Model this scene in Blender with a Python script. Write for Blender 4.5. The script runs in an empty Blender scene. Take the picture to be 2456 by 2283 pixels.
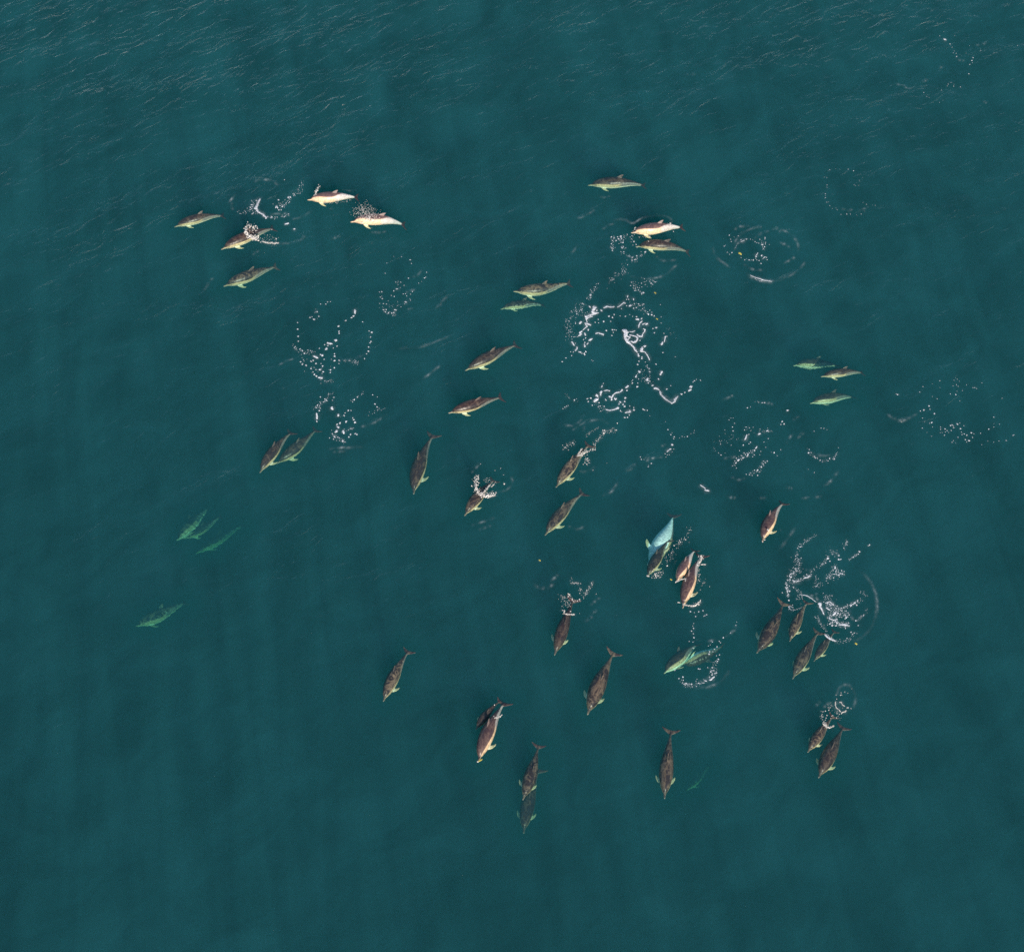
import bpy, math, random
import numpy as np
from mathutils import Vector, Matrix

random.seed(7)
RNG = np.random.default_rng(11)
S = bpy.context.scene
COL = S.collection

# ------------------------------------------------------------------ camera
CAM_H = 53.0
F_PX, PW, PH = 4260.0, 2456.0, 2283.0
cam_d = bpy.data.cameras.new("camera")
cam = bpy.data.objects.new("camera", cam_d)
COL.objects.link(cam)
cam.location = (0, 0, CAM_H)
TILT = math.radians(30.0)
cam.rotation_euler = (TILT, 0, 0)
cam_d.sensor_fit = 'HORIZONTAL'
cam_d.sensor_width = 36.0
cam_d.lens = 36.0 * F_PX / PW
cam_d.clip_end = 3000
S.camera = cam

# ------------------------------------------------------------------ light
SUN_EL, SUN_AZ = math.radians(33), math.radians(180 - 14)     # azimuth clockwise from +Y (north)
sun_dir = Vector((math.sin(SUN_AZ) * math.cos(SUN_EL), math.cos(SUN_AZ) * math.cos(SUN_EL), math.sin(SUN_EL)))
w = bpy.data.worlds.new("World")
S.world = w
w.use_nodes = True
nt = w.node_tree
nt.nodes.clear()
sky = nt.nodes.new("ShaderNodeTexSky")
sky.sky_type = 'NISHITA'
sky.sun_disc = False
sky.sun_elevation = SUN_EL
sky.sun_rotation = SUN_AZ
bg = nt.nodes.new("ShaderNodeBackground")
bg.inputs['Strength'].default_value = 0.12
wo = nt.nodes.new("ShaderNodeOutputWorld")
nt.links.new(sky.outputs[0], bg.inputs[0])
nt.links.new(bg.outputs[0], wo.inputs[0])
sl = bpy.data.lights.new("sun", 'SUN')
sl.energy = 4.6
sl.angle = math.radians(0.6)
sl.color = (1.0, 0.86, 0.71)
so = bpy.data.objects.new("sun", sl)
COL.objects.link(so)
so.location = (0, 0, 80)
so.rotation_euler = sun_dir.to_track_quat('Z', 'Y').to_euler()

S.view_settings.view_transform = 'Standard'
S.view_settings.look = 'None'
S.view_settings.gamma = 1.0
S.view_settings.exposure = 0.35
S.render.engine = 'CYCLES'
S.cycles.volume_bounces = 3
S.cycles.max_bounces = 8
S.cycles.transparent_max_bounces = 12
S.cycles.use_denoising = False
S.cycles.sample_clamp_indirect = 3.0
S.cycles.sample_clamp_direct = 4.0


# ------------------------------------------------------------------ helpers
CT, ST = math.cos(TILT), math.sin(TILT)


def unproj(px, py, z=0.0):
    """point at height z seen at photograph position (px, py)"""
    x = (px - PW / 2) / F_PX
    y = (PH / 2 - py) / F_PX
    d = Vector((x, y * CT + ST, y * ST - CT))
    k = (z - CAM_H) / d.z
    return Vector((d.x * k, d.y * k, z))


def px_size(px, py):
    """metres per photograph pixel at the water there"""
    return (unproj(px + 1, py) - unproj(px, py)).length


def tag(o, label=None, cat=None, group=None, kind=None):
    if label: o['label'] = label
    if cat: o['category'] = cat
    if group: o['group'] = group
    if kind: o['kind'] = kind
    return o


def link_mesh(name, verts, faces, mat=None, smooth=True):
    me = bpy.data.meshes.new(name)
    me.from_pydata([tuple(v) for v in verts], [], [tuple(f) for f in faces])
    me.update()
    if smooth:
        me.polygons.foreach_set('use_smooth', [True] * len(me.polygons))
    if mat: me.materials.append(mat)
    o = bpy.data.objects.new(name, me)
    COL.objects.link(o)
    return o


def new_mat(name):
    m = bpy.data.materials.new(name)
    m.use_nodes = True
    m.node_tree.nodes.clear()
    return m, m.node_tree.nodes, m.node_tree.links


# ------------------------------------------------------------------ materials
def skin_material():
    m, N, L = new_mat("dolphin_skin")
    out = N.new("ShaderNodeOutputMaterial")
    p = N.new("ShaderNodeBsdfPrincipled")
    at = N.new("ShaderNodeAttribute"); at.attribute_name = "skin"
    rest = N.new("ShaderNodeAttribute"); rest.attribute_name = "rest"
    oi = N.new("ShaderNodeObjectInfo")
    off = N.new("ShaderNodeVectorMath"); off.operation = 'ADD'
    sc = N.new("ShaderNodeVectorMath"); sc.operation = 'SCALE'
    cmb = N.new("ShaderNodeCombineXYZ")
    L.new(oi.outputs['Random'], cmb.inputs[0]); L.new(oi.outputs['Random'], cmb.inputs[1])
    L.new(cmb.outputs[0], sc.inputs[0]); sc.inputs['Scale'].default_value = 37.0
    L.new(rest.outputs['Vector'], off.inputs[0]); L.new(sc.outputs[0], off.inputs[1])
    # own mottling and caustic light dapple, both painted as pale blotches
    n1 = N.new("ShaderNodeTexNoise"); n1.inputs['Scale'].default_value = 9.0
    n1.inputs['Detail'].default_value = 4; n1.inputs['Distortion'].default_value = 1.4
    L.new(off.outputs[0], n1.inputs['Vector'])
    r1 = N.new("ShaderNodeMapRange"); r1.inputs['From Min'].default_value = .50; r1.inputs['From Max'].default_value = .66
    r1.inputs['To Max'].default_value = .5
    L.new(n1.outputs['Fac'], r1.inputs['Value'])
    mx = N.new("ShaderNodeMix"); mx.data_type = 'RGBA'
    # fine web of caustic light lines painted over the blotches
    n3 = N.new("ShaderNodeTexNoise"); n3.inputs['Scale'].default_value = 6.5; n3.inputs['Detail'].default_value = 2; n3.inputs['Distortion'].default_value = 1.0
    st = N.new("ShaderNodeMapping"); st.inputs['Scale'].default_value = (.45, 1.0, 1.0)
    L.new(off.outputs[0], st.inputs[0]); L.new(st.outputs[0], n3.inputs['Vector'])
    sb = N.new("ShaderNodeMath"); sb.operation = 'SUBTRACT'; sb.inputs[1].default_value = .5
    an = N.new("ShaderNodeMath"); an.operation = 'ABSOLUTE'
    r3 = N.new("ShaderNodeMapRange"); r3.inputs['From Min'].default_value = 0; r3.inputs['From Max'].default_value = .05
    r3.inputs['To Min'].default_value = .42; r3.inputs['To Max'].default_value = 0
    L.new(n3.outputs['Fac'], sb.inputs[0]); L.new(sb.outputs[0], an.inputs[0]); L.new(an.outputs[0], r3.inputs['Value'])
    mxx = N.new("ShaderNodeMath"); mxx.operation = 'MAXIMUM'
    L.new(r1.outputs[0], mxx.inputs[0]); L.new(r3.outputs[0], mxx.inputs[1])
    da = N.new("ShaderNodeMath"); da.operation = 'MULTIPLY'
    L.new(mxx.outputs[0], da.inputs[0]); L.new(at.outputs['Alpha'], da.inputs[1])
    L.new(da.outputs[0], mx.inputs[0]); L.new(at.outputs['Color'], mx.inputs[6])
    mx.inputs[7].default_value = (.52, .36, .23, 1)
    n2 = N.new("ShaderNodeTexNoise"); n2.inputs['Scale'].default_value = 34.0; n2.inputs['Detail'].default_value = 3
    L.new(off.outputs[0], n2.inputs['Vector'])
    r2 = N.new("ShaderNodeMapRange"); r2.inputs['From Min'].default_value = .3; r2.inputs['From Max'].default_value = .7
    r2.inputs['To Min'].default_value = .72; r2.inputs['To Max'].default_value = 1.25
    L.new(n2.outputs['Fac'], r2.inputs['Value'])
    mul = N.new("ShaderNodeVectorMath"); mul.operation = 'SCALE'
    L.new(mx.outputs[2], mul.inputs[0]); L.new(r2.outputs[0], mul.inputs['Scale'])
    L.new(mul.outputs[0], p.inputs['Base Color'])
    p.inputs['Roughness'].default_value = .34
    p.inputs['Specular IOR Level'].default_value = .35
    bmp = N.new("ShaderNodeBump"); bmp.inputs['Strength'].default_value = .35; bmp.inputs['Distance'].default_value = .02
    L.new(n2.outputs['Fac'], bmp.inputs['Height'])
    L.new(bmp.outputs[0], p.inputs['Normal'])
    L.new(p.outputs[0], out.inputs['Surface'])
    return m


def foam_material(name, col, rough=.7):
    m, N, L = new_mat(name)
    out = N.new("ShaderNodeOutputMaterial")
    p = N.new("ShaderNodeBsdfPrincipled")
    n = N.new("ShaderNodeTexNoise"); n.inputs['Scale'].default_value = 9.0; n.inputs['Detail'].default_value = 5
    tc = N.new("ShaderNodeTexCoord")
    L.new(tc.outputs['Object'], n.inputs['Vector'])
    r = N.new("ShaderNodeMapRange"); r.inputs['From Min'].default_value = .3; r.inputs['From Max'].default_value = .7
    r.inputs['To Min'].default_value = .7; r.inputs['To Max'].default_value = 1.0
    L.new(n.outputs['Fac'], r.inputs['Value'])
    c = N.new("ShaderNodeVectorMath"); c.operation = 'SCALE'; c.inputs[0].default_value = col
    L.new(r.outputs[0], c.inputs['Scale'])
    L.new(c.outputs[0], p.inputs['Base Color'])
    p.inputs['Roughness'].default_value = rough
    tr = N.new("ShaderNodeBsdfTransparent"); ms = N.new("ShaderNodeMixShader")
    n5 = N.new("ShaderNodeTexNoise"); n5.inputs['Scale'].default_value = 26.0; n5.inputs['Detail'].default_value = 2
    L.new(tc.outputs['Object'], n5.inputs['Vector'])
    r5 = N.new("ShaderNodeMapRange"); r5.inputs['From Min'].default_value = .38; r5.inputs['From Max'].default_value = .56
    r5.inputs['To Min'].default_value = .5; r5.inputs['To Max'].default_value = 1.0
    L.new(n5.outputs['Fac'], r5.inputs['Value'])
    L.new(r5.outputs[0], ms.inputs[0]); L.new(tr.outputs[0], ms.inputs[1]); L.new(p.outputs[0], ms.inputs[2])
    L.new(ms.outputs[0], out.inputs['Surface'])
    return m


SKIN = skin_material()
FOAM = foam_material("foam_white", (.70, .74, .80))
SPRAY = foam_material("spray_white", (.86, .82, .78), .3)
WEED = foam_material("float_yellow", (.62, .55, .10))


def volume_material():
    m, N, L = new_mat("sea_water_body")
    out = N.new("ShaderNodeOutputMaterial")
    a = N.new("ShaderNodeVolumeScatter"); b = N.new("ShaderNodeVolumeAbsorption"); ad = N.new("ShaderNodeAddShader")
    SG = (0.019, 0.073, 0.104)
    AB = (0.50, 0.205, 0.245)
    a.inputs['Density'].default_value = .2
    a.inputs['Color'].default_value = tuple(s / .2 for s in SG) + (1,)
    a.inputs['Anisotropy'].default_value = 0.0
    b.inputs['Density'].default_value = .6
    b.inputs['Color'].default_value = tuple(1 - s / .6 for s in AB) + (1,)
    L.new(a.outputs[0], ad.inputs[0]); L.new(b.outputs[0], ad.inputs[1])
    L.new(ad.outputs[0], out.inputs['Volume'])
    return m


def surface_material():
    """thin air-water interface: sky gloss by Fresnel, ripple light and sunbeams painted into its transmission"""
    m, N, L = new_mat("sea_ripples")
    out = N.new("ShaderNodeOutputMaterial")
    tc = N.new("ShaderNodeTexCoord")
    fade = N.new("ShaderNodeAttribute"); fade.attribute_name = "calm"
    gl = N.new("ShaderNodeBsdfGlossy"); gl.inputs['Roughness'].default_value = .20
    tr = N.new("ShaderNodeBsdfTransparent")
    # Schlick reflectance, the same from both sides of the film
    geo = N.new("ShaderNodeNewGeometry")
    dt = N.new("ShaderNodeVectorMath"); dt.operation = 'DOT_PRODUCT'
    ab = N.new("ShaderNodeMath"); ab.operation = 'ABSOLUTE'
    om = N.new("ShaderNodeMath"); om.operation = 'SUBTRACT'; om.inputs[0].default_value = 1.0; om.use_clamp = True
    pw = N.new("ShaderNodeMath"); pw.operation = 'POWER'; pw.inputs[1].default_value = 5.0
    fr = N.new("ShaderNodeMath"); fr.operation = 'MULTIPLY_ADD'; fr.inputs[1].default_value = .98; fr.inputs[2].default_value = .021
    L.new(geo.outputs['Incoming'], dt.inputs[0])
    L.new(dt.outputs['Value'], ab.inputs[0]); L.new(ab.outputs[0], om.inputs[1]); L.new(om.outputs[0], pw.inputs[0]); L.new(pw.outputs[0], fr.inputs[0])
    # wind ripples, crests running from lower left to upper right
    mr = N.new("ShaderNodeMapping"); mr.inputs['Rotation'].default_value = (0, 0, math.radians(-36))
    mp = N.new("ShaderNodeMapping"); mp.inputs['Scale'].default_value = (.75, 1.7, 1.0)
    mo = N.new("ShaderNodeMapping")
    L.new(tc.outputs['Object'], mr.inputs[0]); L.new(mr.outputs[0], mo.inputs[0])
    L.new(mo.outputs[0], mp.inputs[0])
    n1 = N.new("ShaderNodeTexNoise"); n1.inputs['Scale'].default_value = 1.5; n1.inputs['Detail'].default_value = 2.0
    n1.inputs['Roughness'].default_value = .58; n1.inputs['Distortion'].default_value = 1.1
    L.new(mp.outputs[0], n1.inputs['Vector'])
    bp = N.new("ShaderNodeBump"); bp.inputs['Strength'].default_value = 1.0; bp.inputs['Distance'].default_value = 1.0
    rg = N.new("ShaderNodeAttribute"); rg.attribute_name = "rough"
    hh = N.new("ShaderNodeMath"); hh.operation = 'MULTIPLY'
    # cat's paws: patches of livelier and slacker ripples
    n6 = N.new("ShaderNodeTexNoise"); n6.inputs['Scale'].default_value = .30; n6.inputs['Detail'].default_value = 3; n6.inputs['Distortion'].default_value = .6
    L.new(mo.outputs[0], n6.inputs['Vector'])
    r6 = N.new("ShaderNodeMapRange"); r6.inputs['From Min'].default_value = .38; r6.inputs['From Max'].default_value = .64
    r6.inputs['To Min'].default_value = .55; r6.inputs['To Max'].default_value = 1.25
    L.new(n6.outputs['Fac'], r6.inputs['Value'])
    h0 = N.new("ShaderNodeMath"); h0.operation = 'MULTIPLY'
    L.new(rg.outputs['Fac'], h0.inputs[0]); L.new(r6.outputs[0], h0.inputs[1])
    L.new(n1.outputs['Fac'], hh.inputs[0]); L.new(h0.outputs[0], hh.inputs[1])
    L.new(hh.outputs[0], bp.inputs['Height'])
    L.new(bp.outputs[0], gl.inputs['Normal']); L.new(bp.outputs[0], dt.inputs[1])
    mu = N.new("ShaderNodeMath"); mu.operation = 'MULTIPLY'
    L.new(fr.outputs[0], mu.inputs[0]); L.new(fade.outputs['Fac'], mu.inputs[1])
    # uneven transmission: ripple-focused light painted into the transparent colour
    n2 = N.new("ShaderNodeTexNoise"); n2.inputs['Scale'].default_value = .55; n2.inputs['Detail'].default_value = 5
    n2.inputs['Distortion'].default_value = .8; n2.inputs['Roughness'].default_value = .6
    mq = N.new("ShaderNodeMapping"); mq.inputs['Scale'].default_value = (.8, 1.3, 1.0)
    L.new(mo.outputs[0], mq.inputs[0]); L.new(mq.outputs[0], n2.inputs['Vector'])
    r2 = N.new("ShaderNodeMapRange"); r2.inputs['From Min'].default_value = .35; r2.inputs['From Max'].default_value = .65
    r2.inputs['To Min'].default_value = .095; r2.inputs['To Max'].default_value = -.095
    L.new(n2.outputs['Fac'], r2.inputs['Value'])
    # sunbeam bands painted into the transparent colour, running with the sun
    mb = N.new("ShaderNodeMapping"); mb.inputs['Rotation'].default_value = (0, 0, math.radians(-8))
    mc = N.new("ShaderNodeMapping"); mc.inputs['Scale'].default_value = (1.1, .09, 1.0)
    L.new(tc.outputs['Object'], mb.inputs[0]); L.new(mb.outputs[0], mc.inputs[0])
    n4 = N.new("ShaderNodeTexNoise"); n4.inputs['Scale'].default_value = .8; n4.inputs['Detail'].default_value = 3; n4.inputs['Distortion'].default_value = .9
    L.new(mc.outputs[0], n4.inputs['Vector'])
    r4 = N.new("ShaderNodeMapRange"); r4.inputs['From Min'].default_value = .35; r4.inputs['From Max'].default_value = .65
    r4.inputs['To Min'].default_value = .055; r4.inputs['To Max'].default_value = -.055
    L.new(n4.outputs['Fac'], r4.inputs['Value'])
    s2 = N.new("ShaderNodeMath"); s2.operation = 'ADD'
    L.new(r2.outputs[0], s2.inputs[0]); L.new(r4.outputs[0], s2.inputs[1])
    m2 = N.new("ShaderNodeMath"); m2.operation = 'MULTIPLY'
    L.new(s2.outputs[0], m2.inputs[0]); L.new(fade.outputs['Fac'], m2.inputs[1])
    inv = N.new("ShaderNodeMath"); inv.operation = 'SUBTRACT'; inv.inputs[0].default_value = 1.0
    L.new(m2.outputs[0], inv.inputs[1])
    cc = N.new("ShaderNodeCombineXYZ")
    for i in range(3): L.new(inv.outputs[0], cc.inputs[i])
    L.new(cc.outputs[0], tr.inputs['Color'])
    mix = N.new("ShaderNodeMixShader")
    L.new(mu.outputs[0], mix.inputs[0]); L.new(tr.outputs[0], mix.inputs[1]); L.new(gl.outputs[0], mix.inputs[2])
    # froth film round the foam; along wavelets it also paints their sky glints
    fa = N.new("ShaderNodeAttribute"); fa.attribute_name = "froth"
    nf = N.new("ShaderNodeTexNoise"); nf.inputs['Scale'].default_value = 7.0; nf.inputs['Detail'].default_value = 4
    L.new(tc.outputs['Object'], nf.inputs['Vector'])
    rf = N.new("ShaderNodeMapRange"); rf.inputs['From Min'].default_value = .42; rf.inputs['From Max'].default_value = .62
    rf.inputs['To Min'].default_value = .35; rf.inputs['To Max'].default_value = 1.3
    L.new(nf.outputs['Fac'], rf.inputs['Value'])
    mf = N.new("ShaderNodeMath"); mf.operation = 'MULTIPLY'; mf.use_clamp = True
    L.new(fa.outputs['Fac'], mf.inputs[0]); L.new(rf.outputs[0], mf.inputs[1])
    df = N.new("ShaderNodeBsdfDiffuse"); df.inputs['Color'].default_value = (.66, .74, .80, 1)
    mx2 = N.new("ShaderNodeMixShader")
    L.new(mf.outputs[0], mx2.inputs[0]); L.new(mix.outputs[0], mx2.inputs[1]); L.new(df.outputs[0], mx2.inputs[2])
    L.new(mx2.outputs[0], out.inputs['Surface'])
    return m


# ------------------------------------------------------------------ dolphin prototype (unit length, beak tip at x=0, tail notch at x=.985)
PROF = np.array([
    # t, half width, top, bottom
    (0.000, .007, .005, -.007), (0.015, .013, .011, -.014), (0.050, .017, .013, -.019), (0.078, .022, .020, -.027),
    (0.095, .034, .040, -.037), (0.120, .049, .060, -.047), (0.160, .068, .077, -.063), (0.220, .087, .092, -.082),
    (0.300, .102, .101, -.099), (0.380, .108, .104, -.108), (0.460, .105, .102, -.107), (0.540, .094, .096, -.097),
    (0.620, .077, .084, -.081), (0.700, .057, .069, -.062), (0.780, .037, .052, -.044), (0.850, .022, .037, -.031),
    (0.910, .013, .023, -.021), (0.955, .010, .011, -.011), (0.975, .007, .006, -.006)])


def prof(t):
    return (np.interp(t, PROF[:, 0], PROF[:, 1]), np.interp(t, PROF[:, 0], PROF[:, 2]), np.interp(t, PROF[:, 0], PROF[:, 3]))


def body_loft():
    V, F = [], []
    ts = np.concatenate([np.linspace(0, .12, 14), np.linspace(.12, .975, 46)[1:]])
    n = 26
    for t in ts:
        hw, zt, zb = prof(t)
        for k in range(n):
            a = 2 * math.pi * k / n
            c, s = math.cos(a), math.sin(a)
            V.append((t, hw * c, (zt if s > 0 else -zb) * s))
    R = len(ts)
    for i in range(R - 1):
        for k in range(n):
            a, b = i * n + k, i * n + (k + 1) % n
            F.append((a, a + n, b + n, b))
    F.append(tuple(range(n)))
    F.append(tuple(reversed([(R - 1) * n + k for k in range(n)])))
    return V, F


def fin_loft(stations, thick, base):
    """stations: list of (leading point, trailing point); thickness along normal 'thick' vector, tapering"""
    V, F = [], []
    n = 10
    for i, (a, b) in enumerate(stations):
        a, b = Vector(a), Vector(b)
        f = i / (len(stations) - 1)
        th = Vector(thick) * (1 - .45 * f)
        for k in range(n):
            ang = 2 * math.pi * k / n
            u = .5 - .5 * math.cos(ang)
            V.append(tuple(a.lerp(b, u) + th * (math.sin(ang) * (1.0 - .35 * u))))
    R = len(stations)
    for i in range(R - 1):
        for k in range(n):
            p, q = i * n + k, i * n + (k + 1) % n
            F.append((p, p + n, q + n, q))
    F.append(tuple(range(n)))
    F.append(tuple(reversed([(R - 1) * n + k for k in range(n)])))
    return V, [tuple(x + base for x in f) for f in F]


def dolphin_proto():
    V, F = body_loft()
    def add(st, th):
        v, f = fin_loft(st, th, len(V))
        V.extend(v); F.extend(f)
    # dorsal fin
    add([((.465, 0, .080), (.585, 0, .075)), ((.490, 0, .108), (.582, 0, .100)), ((.522, 0, .132), (.588, 0, .122)),
         ((.555, 0, .150), (.598, 0, .142)), ((.580, 0, .158), (.602, 0, .155))], (0, .0085, 0))
    for s in (-1, 1):
        # flippers
        add([((.205, s * .050, -.040), (.295, s * .060, -.055)), ((.228, s * .096, -.062), (.310, s * .088, -.078)),
             ((.258, s * .124, -.078), (.330, s * .108, -.092)), ((.300, s * .143, -.090), (.348, s * .126, -.100)),
             ((.338, s * .150, -.096), (.358, s * .143, -.100))], (0, -s * .003, .0095))
        # flukes
        add([((.900, s * -.006, 0), (.985, s * -.006, 0)), ((.915, s * .022, 0), (.982, s * .018, 0)),
             ((.940, s * .060, 0), (.992, s * .060, 0)), ((.968, s * .098, 0), (1.003, s * .096, 0)),
             ((1.000, s * .128, 0), (1.014, s * .126, 0))], (0, 0, .0085))
    me = bpy.data.meshes.new("proto")
    me.from_pydata(V, [], F)
    o = bpy.data.objects.new("proto", me)
    COL.objects.link(o)
    r = o.modifiers.new("r", 'REMESH'); r.mode = 'VOXEL'; r.voxel_size = .0062
    s = o.modifiers.new("s", 'SMOOTH'); s.factor = .5; s.iterations = 3
    dg = bpy.context.evaluated_depsgraph_get()
    ev = o.evaluated_get(dg)
    m2 = ev.to_mesh()
    nv, nf = len(m2.vertices), len(m2.polygons)
    co = np.empty(nv * 3, np.float64); m2.vertices.foreach_get('co', co)
    ls = np.empty(len(m2.loops), np.int32); m2.loops.foreach_get('vertex_index', ls)
    st = np.empty(nf, np.int32); m2.polygons.foreach_get('loop_start', st)
    ev.to_mesh_clear()
    bpy.data.objects.remove(o); bpy.data.meshes.remove(me)
    return co.reshape(-1, 3), ls, st


PCO, PLOOP, PSTART = dolphin_proto()


def smooth01(x):
    x = np.clip(x, 0, 1)
    return x * x * (3 - 2 * x)


def skin_colour(co, pale=0.0, cream=(.74, .70, .54)):
    t = np.clip(co[:, 0], 0, .975)
    hw, zt, zb = prof(t)
    z = co[:, 2]
    u = np.where(z > 0, z / zt, -z / zb)
    out = np.zeros((len(co), 3))
    back = np.array([.035, .023, .025]) * (1 + 2.2 * pale)  # pale: warm wet sheen of surfaced dolphins painted into their skin colour
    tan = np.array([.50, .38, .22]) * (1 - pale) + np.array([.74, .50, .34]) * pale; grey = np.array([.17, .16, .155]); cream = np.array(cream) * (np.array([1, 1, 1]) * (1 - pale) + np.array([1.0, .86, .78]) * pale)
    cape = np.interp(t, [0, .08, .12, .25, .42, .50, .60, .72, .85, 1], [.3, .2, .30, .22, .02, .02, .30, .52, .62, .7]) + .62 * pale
    belly = np.interp(t, [0, .1, .25, .5, .7, .9, 1], [-.35, -.35, -.42, -.50, -.40, -.55, -.6])
    k_cape = smooth01((u - cape) / .16 + .5)[:, None]
    k_belly = smooth01((belly - u) / .16 + .5)[:, None]
    k_rear = smooth01((t - .50) / .10)[:, None]
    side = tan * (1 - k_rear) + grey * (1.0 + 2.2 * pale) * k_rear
    out = side * (1 - k_belly) + cream * k_belly
    out = out * (1 - k_cape) + back * k_cape
    # eye patch and beak stripe
    eye = np.exp(-(((t - .125) / .022) ** 2 + ((u + .02) / .22) ** 2))[:, None]
    out = out * (1 - .8 * eye) + back * .8 * eye
    lip = np.exp(-((t - .0) / .012) ** 2)[:, None]
    out = out * (1 - lip) + np.array([.35, .32, .28]) * lip
    stripe = (smooth01((.085 - t) / .02) * smooth01((u - .35) / .3))[:, None]
    out = out * (1 - stripe * .7) + np.array([.10, .085, .08]) * stripe * .7
    # fins
    y = np.abs(co[:, 1])
    flip = (smooth01((y - hw * .96 + .002) / .010) * (t > .19) * (t < .42) * (z < 0))[:, None]
    out = out * (1 - flip) + np.array([.62, .56, .34]) * flip
    dors = (smooth01((z - zt) / .012) * (t > .42) * (t < .66))[:, None]
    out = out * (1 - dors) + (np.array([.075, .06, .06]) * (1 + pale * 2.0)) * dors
    fl = smooth01((co[:, 0] - .90) / .03)[:, None]
    out = out * (1 - fl) + np.array([.070, .030, .032]) * fl
    return out


DOLPHIN_POINTS = []


def dolphin(beak, tail, zb, zf, label, roll=0.0, arch=.0, side=.0, fat=1.0, pale=0.0, tailup=0.0, caustic_dap=.35, cream=(.74, .70, .54)):
    """beak and tail-notch positions in the photograph, their heights relative to the water, posture; ONE continuous mesh"""
    B, T = unproj(beak[0], beak[1], zb), unproj(tail[0], tail[1], zf)
    co = PCO.copy()
    col = skin_colour(co, pale, cream)
    X = co[:, 0] / .985
    girth = fat * .95
    y, z = co[:, 1] * np.where((X > .9), 1.0, girth), co[:, 2] * np.where((X > .9), 1.0, girth)
    fY = side * 4 * X * (1 - X); dY = side * 4 * (1 - 2 * X)
    fZ = arch * 4 * X * (1 - X); dZ = arch * 4 * (1 - 2 * X)
    # tail stroke: last quarter swings
    k = np.clip((X - .72) / .28, 0, None)
    fZ = fZ + tailup * k * (1 - k) * .5
    dZ = dZ + tailup * (1 - 2 * k) * .5 / .28 * (k > 0)
    tx = 1 / np.sqrt(1 + dY ** 2 + dZ ** 2)
    xx = X * .985 - z * dZ * tx - y * dY * tx
    yy = fY + y * np.sqrt(1 / (1 + dY ** 2))
    zz = fZ + z * np.sqrt(1 / (1 + dZ ** 2))
    P = np.stack([xx, yy, zz], 1)
    ax = (T - B).normalized()
    up = (Vector((0, 0, 1)) - ax * ax.z).normalized()
    lat = up.cross(ax)
    R = Matrix((ax, lat, up)).transposed() @ Matrix.Rotation(roll, 3, 'X')
    sc = (T - B).length / .985
    mid = np.array([.45, 0, 0])
    P = (P - mid)
    if zb < -.98:                                    # deep swimmers: mesh outline waved to imitate refraction by the ripples
        ph = RNG.uniform(0, 6.28, 4)
        P[:, 1] += .005 * np.sin(46 * co[:, 0] + ph[0]) + .003 * np.sin(83 * co[:, 0] + 40 * co[:, 2] + ph[1])
        P[:, 2] += .004 * np.sin(57 * co[:, 0] + 25 * co[:, 1] + ph[2]) + .003 * np.sin(101 * co[:, 0] + ph[3])
    me = bpy.data.meshes.new("dolphin")
    me.vertices.add(len(P)); me.vertices.foreach_set('co', P.astype(np.float32).ravel())
    me.loops.add(len(PLOOP)); me.loops.foreach_set('vertex_index', PLOOP)
    me.polygons.add(len(PSTART)); me.polygons.foreach_set('loop_start', PSTART)
    me.polygons.foreach_set('use_smooth', np.ones(len(PSTART), bool))
    me.update(calc_edges=True)
    a = me.attributes.new("rest", 'FLOAT_VECTOR', 'POINT'); a.data.foreach_set('vector', co.astype(np.float32).ravel())
    c = me.attributes.new("skin", 'FLOAT_COLOR', 'POINT')
    c.data.foreach_set('color', np.concatenate([col, np.full((len(col), 1), caustic_dap * .72)], 1).astype(np.float32).ravel())
    me.materials.append(SKIN)
    o = bpy.data.objects.new("dolphin", me)
    COL.objects.link(o)
    loc = B + R @ Vector((.45 * sc, 0, 0))
    o.matrix_world = Matrix.Translation(loc) @ R.to_4x4() @ Matrix.Scale(sc, 4)
    tag(o, label, "dolphin", "dolphins of the pod")
    Rn = np.array(R) * sc
    DOLPHIN_POINTS.append(P @ Rn.T + np.array(loc))
    return o


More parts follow.
